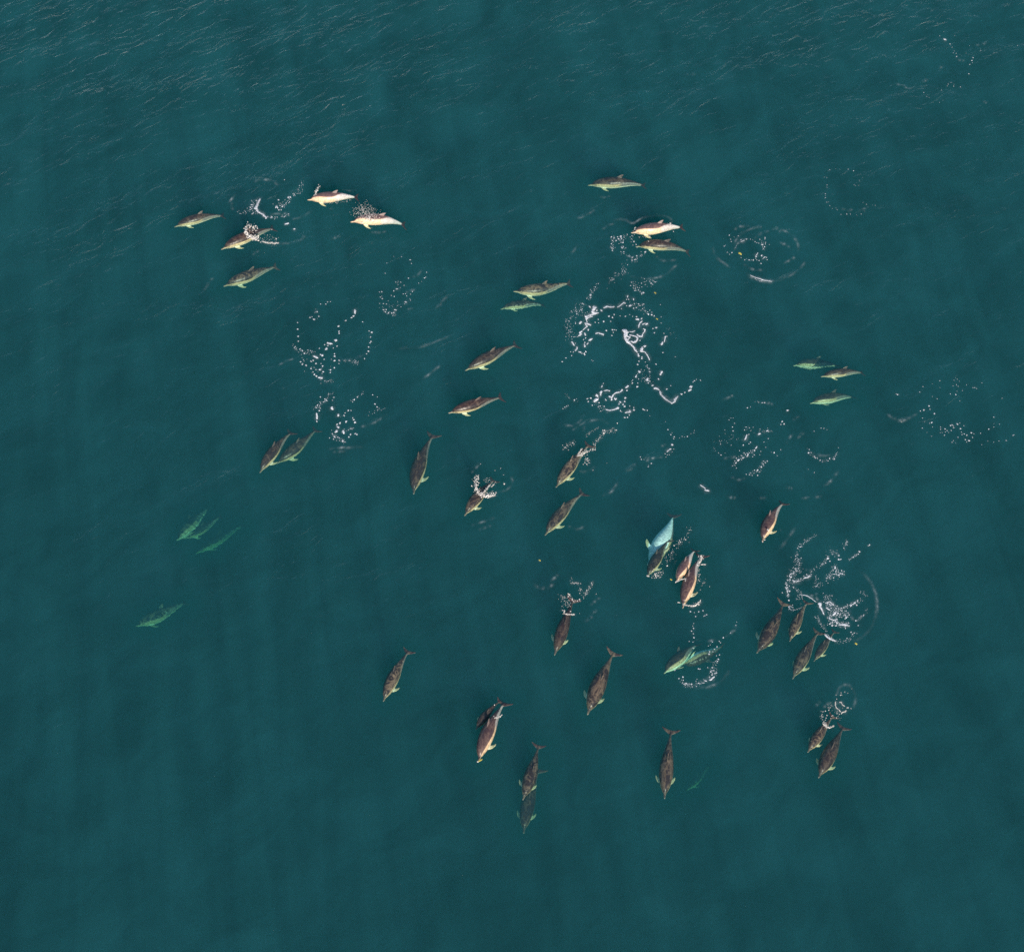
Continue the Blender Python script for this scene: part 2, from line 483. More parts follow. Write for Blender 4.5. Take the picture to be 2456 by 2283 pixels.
r_ = math.radians
DOL = [
    # beak, tail notch, z beak, z tail, label, options
    ((418, 545), (537, 518), -.50, -.55, "dark dolphin leftmost of the pod, swimming level with a pale flipper stretched below it", dict(arch=.07, roll=r_(-21))),
    ((737, 480), (858, 474), -.12, -.22, "pale pinkish dolphin breaking the surface with its dorsal fin lit, top of the left cluster", dict(arch=.045, pale=.9, fat=1.08, roll=r_(-14))),
    ((840, 533), (971, 541), -.06, -.45, "bright peach dolphin blowing a puff of misty spray, rightmost of the left cluster", dict(arch=.10, pale=.9, fat=1.05, roll=r_(-14))),
    ((530, 599), (657, 548), -.30, -.40, "dark dolphin with a white splash bursting over the middle of its back", dict(arch=.05, roll=r_(-18))),
    ((536, 687), (664, 640), -.62, -.66, "dull mottled dolphin alone beneath the left cluster, just under the surface", dict(caustic_dap=0.8, arch=.03, roll=r_(-14), fat=1.05)),
    ((1410, 445), (1547, 446), -.62, -.62, "dark dolphin with a bright green belly edge, alone at the top of the pod", dict(arch=.06, roll=r_(-25))),
    ((1513, 559), (1638, 546), -.14, -.22, "glistening peach dolphin surfacing directly above a darker one, left of the ring of ripples", dict(arch=.05, pale=.8, fat=1.1, roll=r_(-18))),
    ((1524, 592), (1652, 606), -.42, -.62, "dusky dolphin swimming just beneath the glistening peach one", dict(arch=.10, roll=r_(-18))),
    ((1231, 699), (1368, 680), -.48, -.55, "mottled dark dolphin with raised tail swimming directly above a smaller green one", dict(caustic_dap=0.9, arch=-.03, roll=r_(-18), tailup=.1, fat=1.05)),
    ((1200, 742), (1305, 733), -1.00, -1.15, "smaller greenish dolphin tucked under the belly of the mottled dark one", dict(arch=.08, roll=r_(-32))),
    ((1115, 889), (1240, 827), -.45, -.50, "slender dolphin with bright yellow flippers swimming left, straight above a surfacing one", dict(arch=.035, roll=r_(-14))),
    ((1075, 991), (1204, 953), -.20, -.38, "dark purple dolphin just under the surface, left of the bottom of the big foam ring", dict(arch=.03, roll=r_(-9))),
    ((623, 1134), (700, 1036), -.50, -.58, "left one of the pair of dolphins swimming side by side at left, pale flippers spread", dict(arch=.03, side=.03, roll=r_(-16))),
    ((663, 1112), (760, 1030), -.95, -.85, "bluish right one of the side-by-side pair at left, its fluke under a foam arc", dict(arch=.02, side=-.03, roll=r_(-12), fat=1.1)),
    ((992, 1185), (1040, 1042), -.45, -.50, "long dark dolphin heading down with a yellow flipper, right of the side-by-side pair", dict(side=.06, roll=r_(-16))),
    ((1114, 1237), (1186, 1151), -.35, -.45, "dolphin half hidden by a white V-shaped splash across its tail stock", dict(caustic_dap=0.7, fat=1.1, side=.02, arch=.04, roll=r_(-12))),
    ((1333, 1169), (1414, 1066), -.40, -.35, "dolphin with dappled golden back and foam on its tail stock, below the big foam", dict(caustic_dap=0.9, side=.03, roll=r_(-16), fat=1.0)),
    ((1307, 1284), (1400, 1181), -.45, -.50, "slim grey dolphin with a yellow flipper heading down left, under the dappled golden one", dict(caustic_dap=0.7, side=.05, roll=r_(-16))),
    ((1553, 1356), (1616, 1234), -.95, -.85, "large turquoise dolphin rolled belly up beneath a dark green one", dict(roll=r_(165), fat=1.5, side=.05, cream=(.74, .86, .88), caustic_dap=0)),
    ((1552, 1383), (1604, 1294), -.48, -.62, "dark green dolphin overlapping the large turquoise one, its snout in foam", dict(roll=r_(-22), fat=1.08, side=.02)),
    ((1621, 1396), (1667, 1319), -.10, -.28, "short pinkish dolphin surfacing at the left flank of a longer brown one", dict(arch=.04, fat=1.15, pale=.8, roll=r_(-18))),
    ((1637, 1459), (1684, 1331), -.14, -.22, "long reddish brown dolphin at the surface with a foam collar at its snout and tail", dict(side=.03, arch=.03, fat=1.0, pale=.5, roll=r_(-24))),
    ((1828, 1299), (1880, 1206), -.10, -.28, "purple and cream dolphin surfacing alone with its blowhole shining, above the foam trail", dict(side=.05, arch=.04, fat=1.15, pale=.4, roll=r_(-24))),
    ((1815, 1566), (1880, 1444), -.42, -.42, "big dolphin with a pale blue left edge, leftmost of the row of four at right", dict(caustic_dap=0.7, side=-.02, roll=r_(16), fat=1.12)),
    ((1894, 1538), (1937, 1443), -.36, -.42, "small golden dolphin second in the row of four at right, under a foam circle", dict(caustic_dap=1.0, side=.03, roll=r_(-16), fat=.98)),
    ((1901, 1628), (1964, 1514), -.58, -.45, "greyish green dolphin reaching lowest of the row of four at right", dict(caustic_dap=0.6, side=.02, roll=r_(-12), fat=1.08)),
    ((1952, 1586), (2003, 1513), -.55, -.50, "small greenish dolphin at the right end of the row of four, below tangled foam", dict(side=.02, roll=r_(-19))),
    ((1330, 1571), (1376, 1436), -.30, -.30, "dark plum dolphin with a narrow foam band across its tail and droplets around its fluke", dict(roll=r_(6), side=.01, fat=.95)),
    ((1409, 1714), (1473, 1563), -.35, -.40, "large dolphin with a grey left flipper and mottled golden flukes near the lower middle", dict(caustic_dap=0.8, side=.02, roll=r_(9), fat=1.05)),
    ((1141, 1750), (1200, 1680), -.32, -.30, "small smooth slate dolphin crossing flukes with a bigger two-toned one", dict(side=.045, roll=r_(0), fat=1.1)),
    ((1147, 1827), (1211, 1684), -.10, -.30, "two-toned dolphin surfacing, purple left side and shining pink right side, yellow at the snout", dict(side=.035, arch=.03, fat=1.0, pale=.4, roll=r_(-17))),
    ((1254, 1918), (1292, 1786), -.45, -.45, "grey brown dolphin with its snout over the tail of another below it, near the bottom", dict(caustic_dap=0.7, side=-.01, roll=r_(9), fat=1.08)),
    ((1256, 1998), (1294, 1843), -.95, -1.05, "lowest dolphin in the picture, smoky grey and partly under the one above it", dict(side=.04, roll=r_(0), fat=.98)),
    ((1592, 1615), (1674, 1545), -.85, -1.05, "vivid green streaked dolphin rolled on its side next to a faint turquoise one", dict(roll=r_(-55), arch=.03, fat=1.32, cream=(.76, .86, .66))),
    ((1634, 1594), (1734, 1548), -1.10, -1.20, "faint turquoise dolphin deeper down beside the vivid green streaked one", dict(roll=r_(95), fat=1.25, arch=.03, cream=(.50, .72, .74))),
    ((1594, 1915), (1610, 1750), -.40, -.42, "dark dolphin pointing straight down the picture with mottled flukes, second lowest and alone", dict(caustic_dap=0.7, side=.015, fat=.95, roll=r_(0))),
    ((1644, 1897), (1703, 1835), -3.0, -3.1, "barely visible dolphin shape deep down right of the one pointing straight down", dict(roll=r_(-32), fat=1.0)),
    ((1937, 1804), (1999, 1716), -.34, -.32, "smaller coppery dolphin with a white splash on its tail, at lower right", dict(caustic_dap=0.8, side=.02, fat=1.08, roll=r_(-9))),
    ((1963, 1865), (2024, 1742), -.34, -.50, "bigger grey dolphin with pale outlined flanks and snout at lower right", dict(side=.01, fat=1.12, roll=r_(-3))),
    ((919, 1682), (981, 1560), -.35, -.42, "golden mottled dolphin alone at lower left with brown flukes", dict(caustic_dap=1.0, side=.035, fat=1.0, roll=r_(-12))),
    ((423, 1297), (500, 1218), -2.15, -2.3, "deep green dolphin at far left, brightest of the three faint ones", dict(roll=r_(-60), fat=1.3, caustic_dap=.9)),
    ((440, 1292), (530, 1237), -2.35, -2.05, "greyish dolphin hugging the right side of the deep green one, tail tinged blue", dict(roll=r_(-25), fat=1.05, arch=-.04)),
    ((468, 1328), (584, 1258), -2.9, -2.9, "very faint dolphin with one bright green spot under the deep green pair at left", dict(roll=r_(-40), fat=.9)),
    ((325, 1502), (446, 1444), -2.1, -2.25, "blurred pale green dolphin alone at far lower left", dict(roll=r_(-35), fat=1.2, caustic_dap=1.2)),
    ((1902, 877), (2010, 878), -1.15, -1.25, "rippled green dolphin, top one of the three at right edge", dict(roll=r_(-50), arch=.05, fat=1.15)),
    ((1968, 904), (2070, 895), -.55, -.70, "dark dolphin with a yellow-green belly, middle of the three at right edge", dict(roll=r_(-25), arch=.07)),
    ((1942, 968), (2048, 953), -.95, -1.15, "pale green dolphin lowest of the three at right edge", dict(roll=r_(-45), arch=.06, fat=1.15)),
]
for b, t, zb, zf, lab, opt in DOL:
    dolphin(b, t, zb, zf, lab, **opt)

# ------------------------------------------------------------------ foam and spray
ICO = None


def ico():
    global ICO
    if ICO is None:
        import bmesh
        bm = bmesh.new()
        bmesh.ops.create_icosphere(bm, subdivisions=2, radius=1.0)
        ICO = (np.array([v.co[:] for v in bm.verts]), np.array([[v.index for v in f.verts] for f in bm.faces]))
        bm.free()
    return ICO


FROTH = []


class Foam:
    """collects foam flecks drawn in the pixels of one enlarged view: view = (x0, y0, scale)"""
    def __init__(self, view):
        self.v = view
        self.V, self.F, self.n = [], [], 0

    def blob(self, x, y, rx, ry=None, rot=0.0, z=0.0, lift=.2, raw=False):
        ry = ry or rx
        px, py = (x, y) if raw else (self.v[0] + x / self.v[2], self.v[1] + y / self.v[2])
        k = 1.0 if raw else self.v[2]
        p = unproj(px, py, z)
        m = px_size(px, py) / k
        rx, ry = max(rx * m * self.k, .006), max(ry * m * self.k, .006)
        if z < .05: FROTH.append((p.x, p.y, max(rx, ry)))
        V, F = ico()
        a, b, c = RNG.uniform(0, 6.28, 3)
        nv = 1 + .34 * np.sin(3 * V[:, 0] * 1.3 + a) * np.cos(2.6 * V[:, 1] + b) + .12 * np.sin(5 * V[:, 1] + c)
        W = V * nv[:, None]
        h = min(rx, ry) * lift if z == 0 else min(rx, ry)
        W = W * np.array([rx, ry / .86, h])
        ca, sa = math.cos(-rot), math.sin(-rot)
        W = np.stack([W[:, 0] * ca - W[:, 1] * sa, W[:, 0] * sa + W[:, 1] * ca, W[:, 2]], 1)
        self.V.append(W + np.array([p.x, p.y, p.z + (h * .35 + .006 if z == 0 else 0)]))
        self.F.append(F + self.n); self.n += len(V)
        return self

    def dots(self, pts, r=6):
        for q in pts:
            rr = q[2] if len(q) > 2 else r
            e = RNG.uniform(.75, 1.35)
            self.blob(q[0], q[1], rr * e, rr / e, rot=RNG.uniform(0, 3.1))
        return self

    fine = False
    k = .88
    soft = True

    def strand(self, pts, wob=.5):
        """pts: (x, y, half width); a ragged, lacy line of froth"""
        many, lo, hi = (5, .16, .55) if self.fine else (3, .28, .92)
        for (x0, y0, w0), (x1, y1, w1) in zip(pts[:-1], pts[1:]):
            L = math.hypot(x1 - x0, y1 - y0)
            n = many * max(1, int(L / (.8 * max(1.0, min(w0, w1)))) + 1)
            ang = math.atan2(y1 - y0, x1 - x0)
            for i in range(n):
                f = (i + RNG.random()) / n
                wd = w0 + (w1 - w0) * f
                ww = wd * RNG.uniform(lo, hi)
                j = max(wd - ww, .25 * wd) * (1.25 if self.fine else .85)
                zz = RNG.uniform(.0, .10) if self.fine else 0.0
                self.blob(x0 + (x1 - x0) * f + RNG.uniform(-j, j), y0 + (y1 - y0) * f + RNG.uniform(-j, j), ww * 1.2, ww, rot=ang + RNG.normal(0, .6), z=zz)
        return self

    def trail(self, path, n, spread, rmin, rmax, z=0.0, zr=0.0):
        """flecks strewn along a path"""
        seg = [math.hypot(b[0] - a[0], b[1] - a[1]) for a, b in zip(path[:-1], path[1:])]
        tot = sum(seg) or 1
        for _ in range(n):
            d = RNG.uniform(0, tot); i = 0
            while i < len(seg) - 1 and d > seg[i]:
                d -= seg[i]; i += 1
            f = d / max(seg[i], 1e-6)
            x = path[i][0] + (path[i + 1][0] - path[i][0]) * f + RNG.normal(0, spread)
            y = path[i][1] + (path[i + 1][1] - path[i][1]) * f + RNG.normal(0, spread)
            rr = (rmin + (rmax - rmin) * RNG.random() ** 2.6) * .9
            e = RNG.uniform(.75, 1.4)
            zz = z + RNG.uniform(0, zr) if zr else z
            self.blob(x, y, rr * e, rr / e, rot=RNG.uniform(0, 3.1), z=zz)
        return self

    def build(self, name, label, cat, mat=FOAM, group=None):
        me = bpy.data.meshes.new(name)
        V = np.concatenate(self.V); F = np.concatenate(self.F)
        org = V.mean(0); org[2] = 0
        me.from_pydata((V - org).tolist(), [], F.tolist())
        me.polygons.foreach_set('use_smooth', np.ones(len(F), bool))
        me.materials.append(mat)
        me.update()
        o = bpy.data.objects.new(name, me)
        o.location = org
        COL.objects.link(o)
        tag(o, label, cat, group, None if name == "floating_fleck" else "stuff")
        return o


vA, vB, vC, vD = (400, 400, 3.313), (1350, 380, 3.313), (1340, 680, 5.436), (600, 700, 3.976)
vE, vF, vG, vH = (1050, 980, 3.976), (1480, 1180, 3.976), (1750, 1260, 4.621), (1260, 1360, 4.62)
vI, vJ, vK, vL = (1080, 1640, 4.863), (1540, 1460, 7.646), (1540, 1700, 3.55), (1900, 1600, 6.16)
vM, vN, vO, vP = (1600, 920, 3.976), (2080, 860, 5.287), (2150, 40, 6.627), (1940, 380, 9.94)
vQ, vR, vS = (1700, 520, 9.036), (880, 600, 10.27), (1480, 1000, 9.94)
GF, GS = "patches of foam on the sea", "splashes thrown up by dolphins"

# --- the big broken ring of foam, upper arch
f = Foam(vC)
f.strand([(400, 300, 10), (412, 312, 8)]).strand([(450, 305, 16), (470, 320, 26), (445, 345, 22), (445, 375, 22), (480, 388, 14), (515, 385, 8)])
f.strand([(480, 395, 12), (430, 405, 12), (385, 425, 15), (345, 435, 16)]).strand([(440, 430, 8), (400, 440, 9), (360, 455, 14), (362, 480, 6), (370, 505, 8)])
f.strand([(340, 520, 8), (365, 525, 14), (400, 535, 12), (418, 545, 8)]).strand([(350, 540, 10), (375, 560, 9), (340, 585, 8), (318, 605, 6)])
f.strand([(548, 345, 14), (560, 358, 12)]).strand([(500, 350, 9), (490, 362, 6)]).strand([(590, 318, 10), (630, 300, 12), (680, 310, 11), (720, 305, 10)])
f.strand([(765, 308, 8), (795, 295, 7), (825, 270, 7), (850, 250, 9), (872, 262, 10)]).strand([(815, 325, 5), (818, 335, 5)])
f.strand([(900, 160, 8), (895, 185, 6)]).strand([(920, 295, 11), (945, 288, 13)]).strand([(975, 200, 7), (975, 218, 8)])
f.dots([(885, 210, 7), (912, 210, 8), (885, 292, 8), (1042, 270, 9), (1010, 318, 8), (975, 325, 8), (1090, 285, 7), (1104, 270, 9), (1092, 330, 6), (988, 266, 7)])
f.trail([(920, 240), (1100, 300), (1120, 380)], 26, 30, 2.5, 7)
f.dots([(1168, 400, 13), (1212, 410, 11), (1245, 424, 9), (1188, 350, 6), (1125, 356, 5), (1213, 378, 6), (1160, 372, 6), (1335, 438, 5), (1325, 278, 5), (1334, 517, 5)])
f.dots([(655, 428, 13), (700, 445, 10), (722, 405, 9), (585, 497, 11), (677, 495, 8), (800, 425, 7), (870, 430, 8), (475, 508, 7), (520, 515, 7), (515, 470, 7), (925, 408, 5), (963, 430, 5)])
f.strand([(1010, 468, 12), (1035, 468, 14)]).strand([(1075, 465, 8), (1088, 452, 9)]).dots([(1013, 435, 10)])
f.strand([(1085, 495, 9), (1055, 520, 8), (1045, 550, 8), (1042, 575, 5)]).strand([(1095, 535, 9), (1125, 520, 6), (1155, 525, 11), (1135, 540, 7)])
f.build("foam_patch", "white foam arch topping the big broken foam ring in the middle of the pod", "foam", group=GF)
# left side of the ring
f = Foam(vC)
f.strand([(275, 520, 14), (290, 500, 15)]).strand([(300, 625, 12), (275, 645, 14), (290, 660, 14), (260, 685, 9)]).strand([(335, 645, 7), (350, 680, 11)])
f.dots([(385, 605, 13), (340, 770, 9), (325, 732, 8), (220, 520, 8), (195, 700, 6), (210, 695, 6), (350, 712, 8)])
f.strand([(400, 745, 14), (428, 720, 14)]).strand([(385, 775, 7), (368, 797, 6)]).strand([(333, 790, 6), (342, 825, 13)])
f.strand([(175, 762, 10), (195, 800, 10), (205, 812, 6)]).strand([(238, 825, 7), (240, 845, 9), (218, 878, 9)])
f.dots([(268, 893, 10), (285, 897, 12), (302, 912, 7), (333, 915, 11), (352, 890, 10), (190, 895, 7), (155, 892, 5), (168, 942, 8), (95, 972, 7), (45, 1020, 8), (430, 1000, 5), (446, 1012, 5), (340, 932, 9)])
f.trail([(330, 300), (200, 400), (130, 520), (120, 640), (190, 760)], 110, 34, 2.2, 7)
f.trail([(380, 210), (430, 110), (490, 60)], 16, 16, 2.5, 6)
f.trail([(300, 350), (350, 420)], 12, 30, 3, 8)
f.build("foam_patch", "specks and blobs of white foam forming the left side of the big broken ring", "foam", group=GF)
# central loop and stem
f = Foam(vC)
f.strand([(835, 608, 10), (865, 620, 28), (880, 645, 34), (870, 680, 24), (862, 705, 15), (880, 735, 22), (905, 765, 22), (935, 790, 12), (975, 830, 12), (1000, 870, 13), (1022, 897, 8)])
f.strand([(880, 690, 10), (930, 700, 8), (900, 735, 9)]).strand([(925, 672, 8), (970, 682, 9), (1015, 695, 10), (1030, 720, 12), (1010, 755, 13), (975, 770, 14), (945, 755, 10)])
f.strand([(1020, 665, 8), (1050, 690, 12), (1085, 690, 10), (1095, 655, 6), (1118, 630, 9), (1125, 600, 9), (1105, 592, 6)]).strand([(925, 630, 5), (960, 632, 6), (995, 618, 6)])
f.strand([(1035, 915, 9), (1040, 950, 14)]).dots([(1045, 1015, 9), (1028, 1057, 10), (1060, 745, 9)])
f.strand([(1083, 955, 9), (1085, 985, 9)]).strand([(1110, 815, 10), (1130, 815, 12), (1118, 828, 8)]).strand([(1090, 830, 8), (1078, 865, 22), (1075, 885, 16), (1100, 885, 8), (1130, 900, 7), (1160, 945, 7), (1185, 1000, 7)])
f.strand([(1040, 1140, 8), (1055, 1155, 14)]).strand([(1015, 1195, 8), (1003, 1220, 10)])
f.strand([(480, 655, 8), (515, 645, 8), (550, 655, 9), (582, 668, 17)]).dots([(620, 615, 11), (700, 605, 10), (728, 605, 9), (712, 640, 8), (692, 680, 8), (750, 610, 6)])
f.strand([(1270, 576, 13), (1280, 577, 11)]).dots([(1228, 590, 8), (1247, 645, 9)])
f.strand([(1392, 690, 9), (1382, 735, 7), (1375, 765, 5)]).strand([(1352, 770, 11), (1338, 795, 17)]).dots([(1410, 690, 7), (1370, 652, 6), (1358, 902, 7), (1518, 957, 6), (1268, 1053, 9)])
f.trail([(1440, 600), (1480, 640)], 8, 30, 2, 4)
f.build("foam_patch", "thick looping white foam swirl with a stem, at the centre of the big broken ring", "foam", group=GF)
# lower arc
f = Foam(vC)
f.strand([(905, 1330, 11), (890, 1350, 12), (868, 1360, 7)]).strand([(828, 1385, 12), (800, 1418, 7), (765, 1420, 12), (735, 1430, 8), (710, 1455, 9), (690, 1490, 9), (690, 1525, 12)]).strand([(660, 1470, 15), (690, 1490, 8)])
f.strand([(590, 1400, 5), (630, 1390, 8), (668, 1402, 8)]).strand([(560, 1405, 14), (545, 1425, 14), (548, 1465, 7)]).strand([(490, 1450, 14), (510, 1470, 12), (480, 1462, 9)])
f.strand([(510, 1505, 16), (480, 1518, 22), (465, 1540, 14)]).strand([(725, 1495, 9), (740, 1508, 12), (755, 1500, 8)]).strand([(605, 1508, 9), (618, 1525, 10)])
f.strand([(620, 1645, 9), (660, 1655, 10), (720, 1645, 9), (755, 1630, 13), (775, 1620, 17)]).strand([(868, 1685, 8), (905, 1678, 10), (930, 1675, 14), (925, 1655, 8)])
f.strand([(875, 1485, 13), (862, 1500, 9)]).strand([(858, 1545, 13), (862, 1532, 9)]).strand([(795, 1540, 8), (808, 1552, 10)]).strand([(788, 1565, 7), (786, 1580, 9)]).strand([(835, 1582, 11), (842, 1572, 7)])
f.dots([(860, 1603, 14), (805, 1660, 9), (822, 1672, 6), (980, 1650, 13), (978, 1618, 8), (925, 1598, 8), (1100, 1640, 11), (1118, 1650, 10), (1155, 1655, 9), (1188, 1725, 4), (375, 1503, 10), (418, 1495, 12), (385, 1540, 11), (525, 1555, 11),
        (203, 1520, 9), (860, 1748, 10), (897, 1745, 9), (920, 1715, 8), (438, 1588, 7), (540, 1600, 9), (515, 1610, 8), (592, 1603, 7), (547, 1665, 6), (960, 1300, 10), (1023, 1345, 14), (965, 1258, 6), (955, 1275, 6), (890, 1395, 11), (1042, 1247, 7), (1030, 1300, 8)])
f.strand([(585, 1300, 5), (580, 1308, 5)]).strand([(568, 1330, 6), (560, 1350, 8)])
f.trail([(100, 1415), (140, 1510), (270, 1540)], 14, 16, 2.5, 6).trail([(60, 1635), (120, 1590)], 8, 7, 3, 8)
f.trail([(480, 1560), (530, 1620), (620, 1640)], 16, 22, 2.5, 6)
f.build("foam_patch", "scattered white foam bars and blobs curving along the bottom of the big broken ring", "foam", group=GF)
f = Foam(vC)
f.strand([(1165, 1230, 7), (1155, 1255, 15), (1150, 1268, 12)]).dots([(1188, 1275, 10), (1168, 1298, 11), (1140, 1258, 9)])
f.strand([(1212, 1335, 10), (1232, 1325, 10)]).strand([(1240, 1370, 13), (1265, 1365, 17), (1290, 1375, 12), (1310, 1392, 7)])
f.strand([(1318, 1410, 14), (1330, 1445, 13), (1360, 1475, 12), (1395, 1510, 13), (1440, 1540, 8), (1475, 1562, 12)])
f.strand([(1480, 1560, 10), (1510, 1540, 16), (1515, 1515, 18), (1535, 1490, 10), (1552, 1472, 7)]).dots([(1600, 1443, 12), (1645, 1420, 9), (1770, 1270, 8), (1752, 1285, 6), (1795, 1252, 5), (1848, 1263, 8), (1460, 1333, 7)])
f.strand([(1405, 1382, 9), (1412, 1375, 6)]).strand([(1690, 1400, 16), (1725, 1385, 17)]).dots([(1722, 1347, 19)])
f.strand([(1345, 1150, 15), (1335, 1170, 9), (1322, 1192, 14)]).strand([(1298, 1242, 8), (1305, 1255, 7)])
f.trail([(1120, 1050), (1185, 1120), (1185, 1200)], 22, 8, 3, 8).trail([(1080, 1170), (1110, 1250), (1200, 1290)], 30, 32, 2.5, 6)
f.build("foam_patch", "bent white foam tail trailing off to the lower right of the big broken ring", "foam", group=GF)
# yellow floating flecks, each on its own
for (px, py, r, lab) in [(1570.5, 702.5, 2.6, "tiny yellow fleck floating alone just above the big foam ring"),
                         (1575, 765, 2.3, "tiny yellow fleck among white specks at the upper right of the big foam ring"),
                         (1294, 1343.5, 2.3, "tiny yellow fleck drifting alone left of the turquoise dolphin"),
                         (1609, 1389.5, 2.4, "tiny yellow fleck right of the dark green dolphin's snout"),
                         (1773.5, 608, 4.0, "small yellow-green fleck floating inside the ring of ripples"),
                         (2052, 1543, 3.2, "small cream fleck at the lower right edge of the tangled foam")]:
    Foam((0, 0, 1)).blob(px, py, r, r * .7, rot=.5).blob(px + r * .8, py + r * .5, r * .6, r * .5).build("floating_fleck", lab, "floating fleck", WEED, "tiny flecks floating on the sea")

# --- upper foam strip running up from the ring under the surfacing pair
f = Foam(vB)
f.trail([(560, 550), (565, 700)], 14, 9, 2.5, 6).trail([(410, 620), (380, 700), (405, 725)], 26, 10, 2.5, 7).trail([(455, 610), (455, 680), (485, 715)], 22, 10, 3, 8)
f.trail([(480, 600), (530, 640)], 12, 14, 2, 4).trail([(470, 740), (540, 800), (600, 795), (640, 760)], 40, 13, 2, 6)
f.trail([(480, 860), (490, 900), (420, 940), (360, 1000)], 50, 16, 1.8, 5).trail([(290, 980), (230, 1070), (200, 1120)], 18, 8, 2, 5)
f.trail([(550, 1000), (650, 990), (740, 980)], 40, 16, 2, 5).trail([(560, 1030), (640, 1060)], 16, 14, 2, 6).dots([(640, 1068, 9), (627, 1074, 6), (655, 745, 8)])
f.build("foam_patch", "dotted trail of fine foam specks between the surfacing pair and the big broken ring", "foam", group=GF)

# --- rings and speckled patches
f = Foam(vQ)
f.dots([(443, 403, 12), (640, 420, 10), (548, 443, 6), (475, 492, 8), (487, 543, 10), (332, 640, 10), (360, 622, 7), (500, 782, 13), (450, 820, 9), (400, 775, 9), (700, 887, 8), (778, 937, 11), (872, 940, 15), (918, 943, 7), (965, 940, 15),
        (1020, 862, 18), (1018, 905, 9), (1145, 843, 18), (1157, 608, 19), (1207, 653, 13), (1217, 455, 13), (1215, 487, 10), (1105, 492, 12), (1003, 543, 11), (1083, 577, 10), (1310, 605, 8), (1230, 560, 12), (1225, 595, 10), (1088, 953, 11), (1130, 1015, 12),
        (1213, 873, 12), (1248, 885, 10), (1268, 937, 10), (1180, 690, 9), (1190, 705, 8), (1060, 790, 9), (1040, 940, 9), (900, 490, 9), (952, 505, 7), (1040, 568, 8), (1178, 865, 6), (820, 915, 5)])
f.strand([(685, 505, 8), (715, 500, 8)]).strand([(798, 492, 9), (825, 488, 10)]).strand([(700, 545, 7), (770, 512, 6)]).strand([(1030, 840, 8), (1055, 795, 6)]).strand([(1170, 915, 5), (1212, 878, 6)])
f.trail([(570, 690), (610, 600), (700, 540)], 14, 7, 2.5, 4).trail([(1150, 520), (1170, 620), (1160, 760)], 16, 14, 3, 6)
f.build("foam_patch", "small triangle of foam beads at the centre of the ring of ripples", "foam", group=GF)
f = Foam(vQ)
f.strand([(900, 1270, 6), (960, 1300, 8), (1050, 1330, 9), (1120, 1350, 12), (1190, 1380, 9), (1290, 1390, 8), (1360, 1410, 5)]).dots([(1110, 1395, 12), (1148, 1398, 12), (1070, 1380, 9), (1010, 1352, 9), (1040, 1368, 7)])
f.build("foam_patch", "thin grey foam streak on the lower edge of the ring of ripples", "foam", group=GF)
f = Foam(vP); f.k = 0.55
f.dots([(497, 277, 14), (457, 295, 8), (640, 250, 7), (738, 267, 9), (940, 263, 15), (1063, 300, 18), (1202, 527, 10), (1275, 462, 8), (1075, 638, 12), (1110, 650, 12), (1185, 650, 10), (428, 465, 12), (367, 455, 9), (433, 640, 13), (430, 697, 10),
        (393, 850, 18), (390, 940, 13), (393, 897, 8), (427, 1052, 16), (467, 1048, 7), (497, 1135, 14), (555, 1202, 12), (645, 1190, 11), (675, 1230, 12), (767, 1340, 15), (903, 1330, 18), (990, 1335, 17), (1248, 1332, 15), (1372, 1100, 15), (1580, 1125, 10), (1290, 1055, 9),
        (1140, 1350, 8), (1325, 1262, 8), (1125, 1295, 7), (1512, 1122, 6)])
f.build("foam_patch", "sparse ring of tiny foam dots alone in the upper right", "foam", group=GF)
f = Foam(vO); f.k = 0.62
f.strand([(748, 358, 14), (768, 368, 17), (788, 378, 13)]).dots([(852, 440, 12), (885, 492, 7), (957, 640, 14), (903, 582, 8), (950, 590, 7), (918, 552, 6), (1217, 657, 14), (1200, 703, 14), (1165, 765, 11), (1207, 740, 7), (1150, 915, 13), (688, 312, 8), (752, 247, 6),
        (650, 110, 6), (926, 304, 6), (1162, 467, 6), (1340, 545, 7), (1105, 587, 6), (434, 1210, 10), (483, 1275, 7), (822, 1077, 8), (808, 1107, 7), (908, 1110, 9), (1017, 1122, 10), (870, 1052, 8), (683, 1370, 6), (740, 1335, 5), (716, 1172, 6), (1925, 465, 8), (520, 1290, 6), (912, 1080, 5)])
f.build("foam_patch", "white fleck with a short string of foam dots in the top right corner", "foam", group=GF)
f = Foam(vN); f.k = 0.66
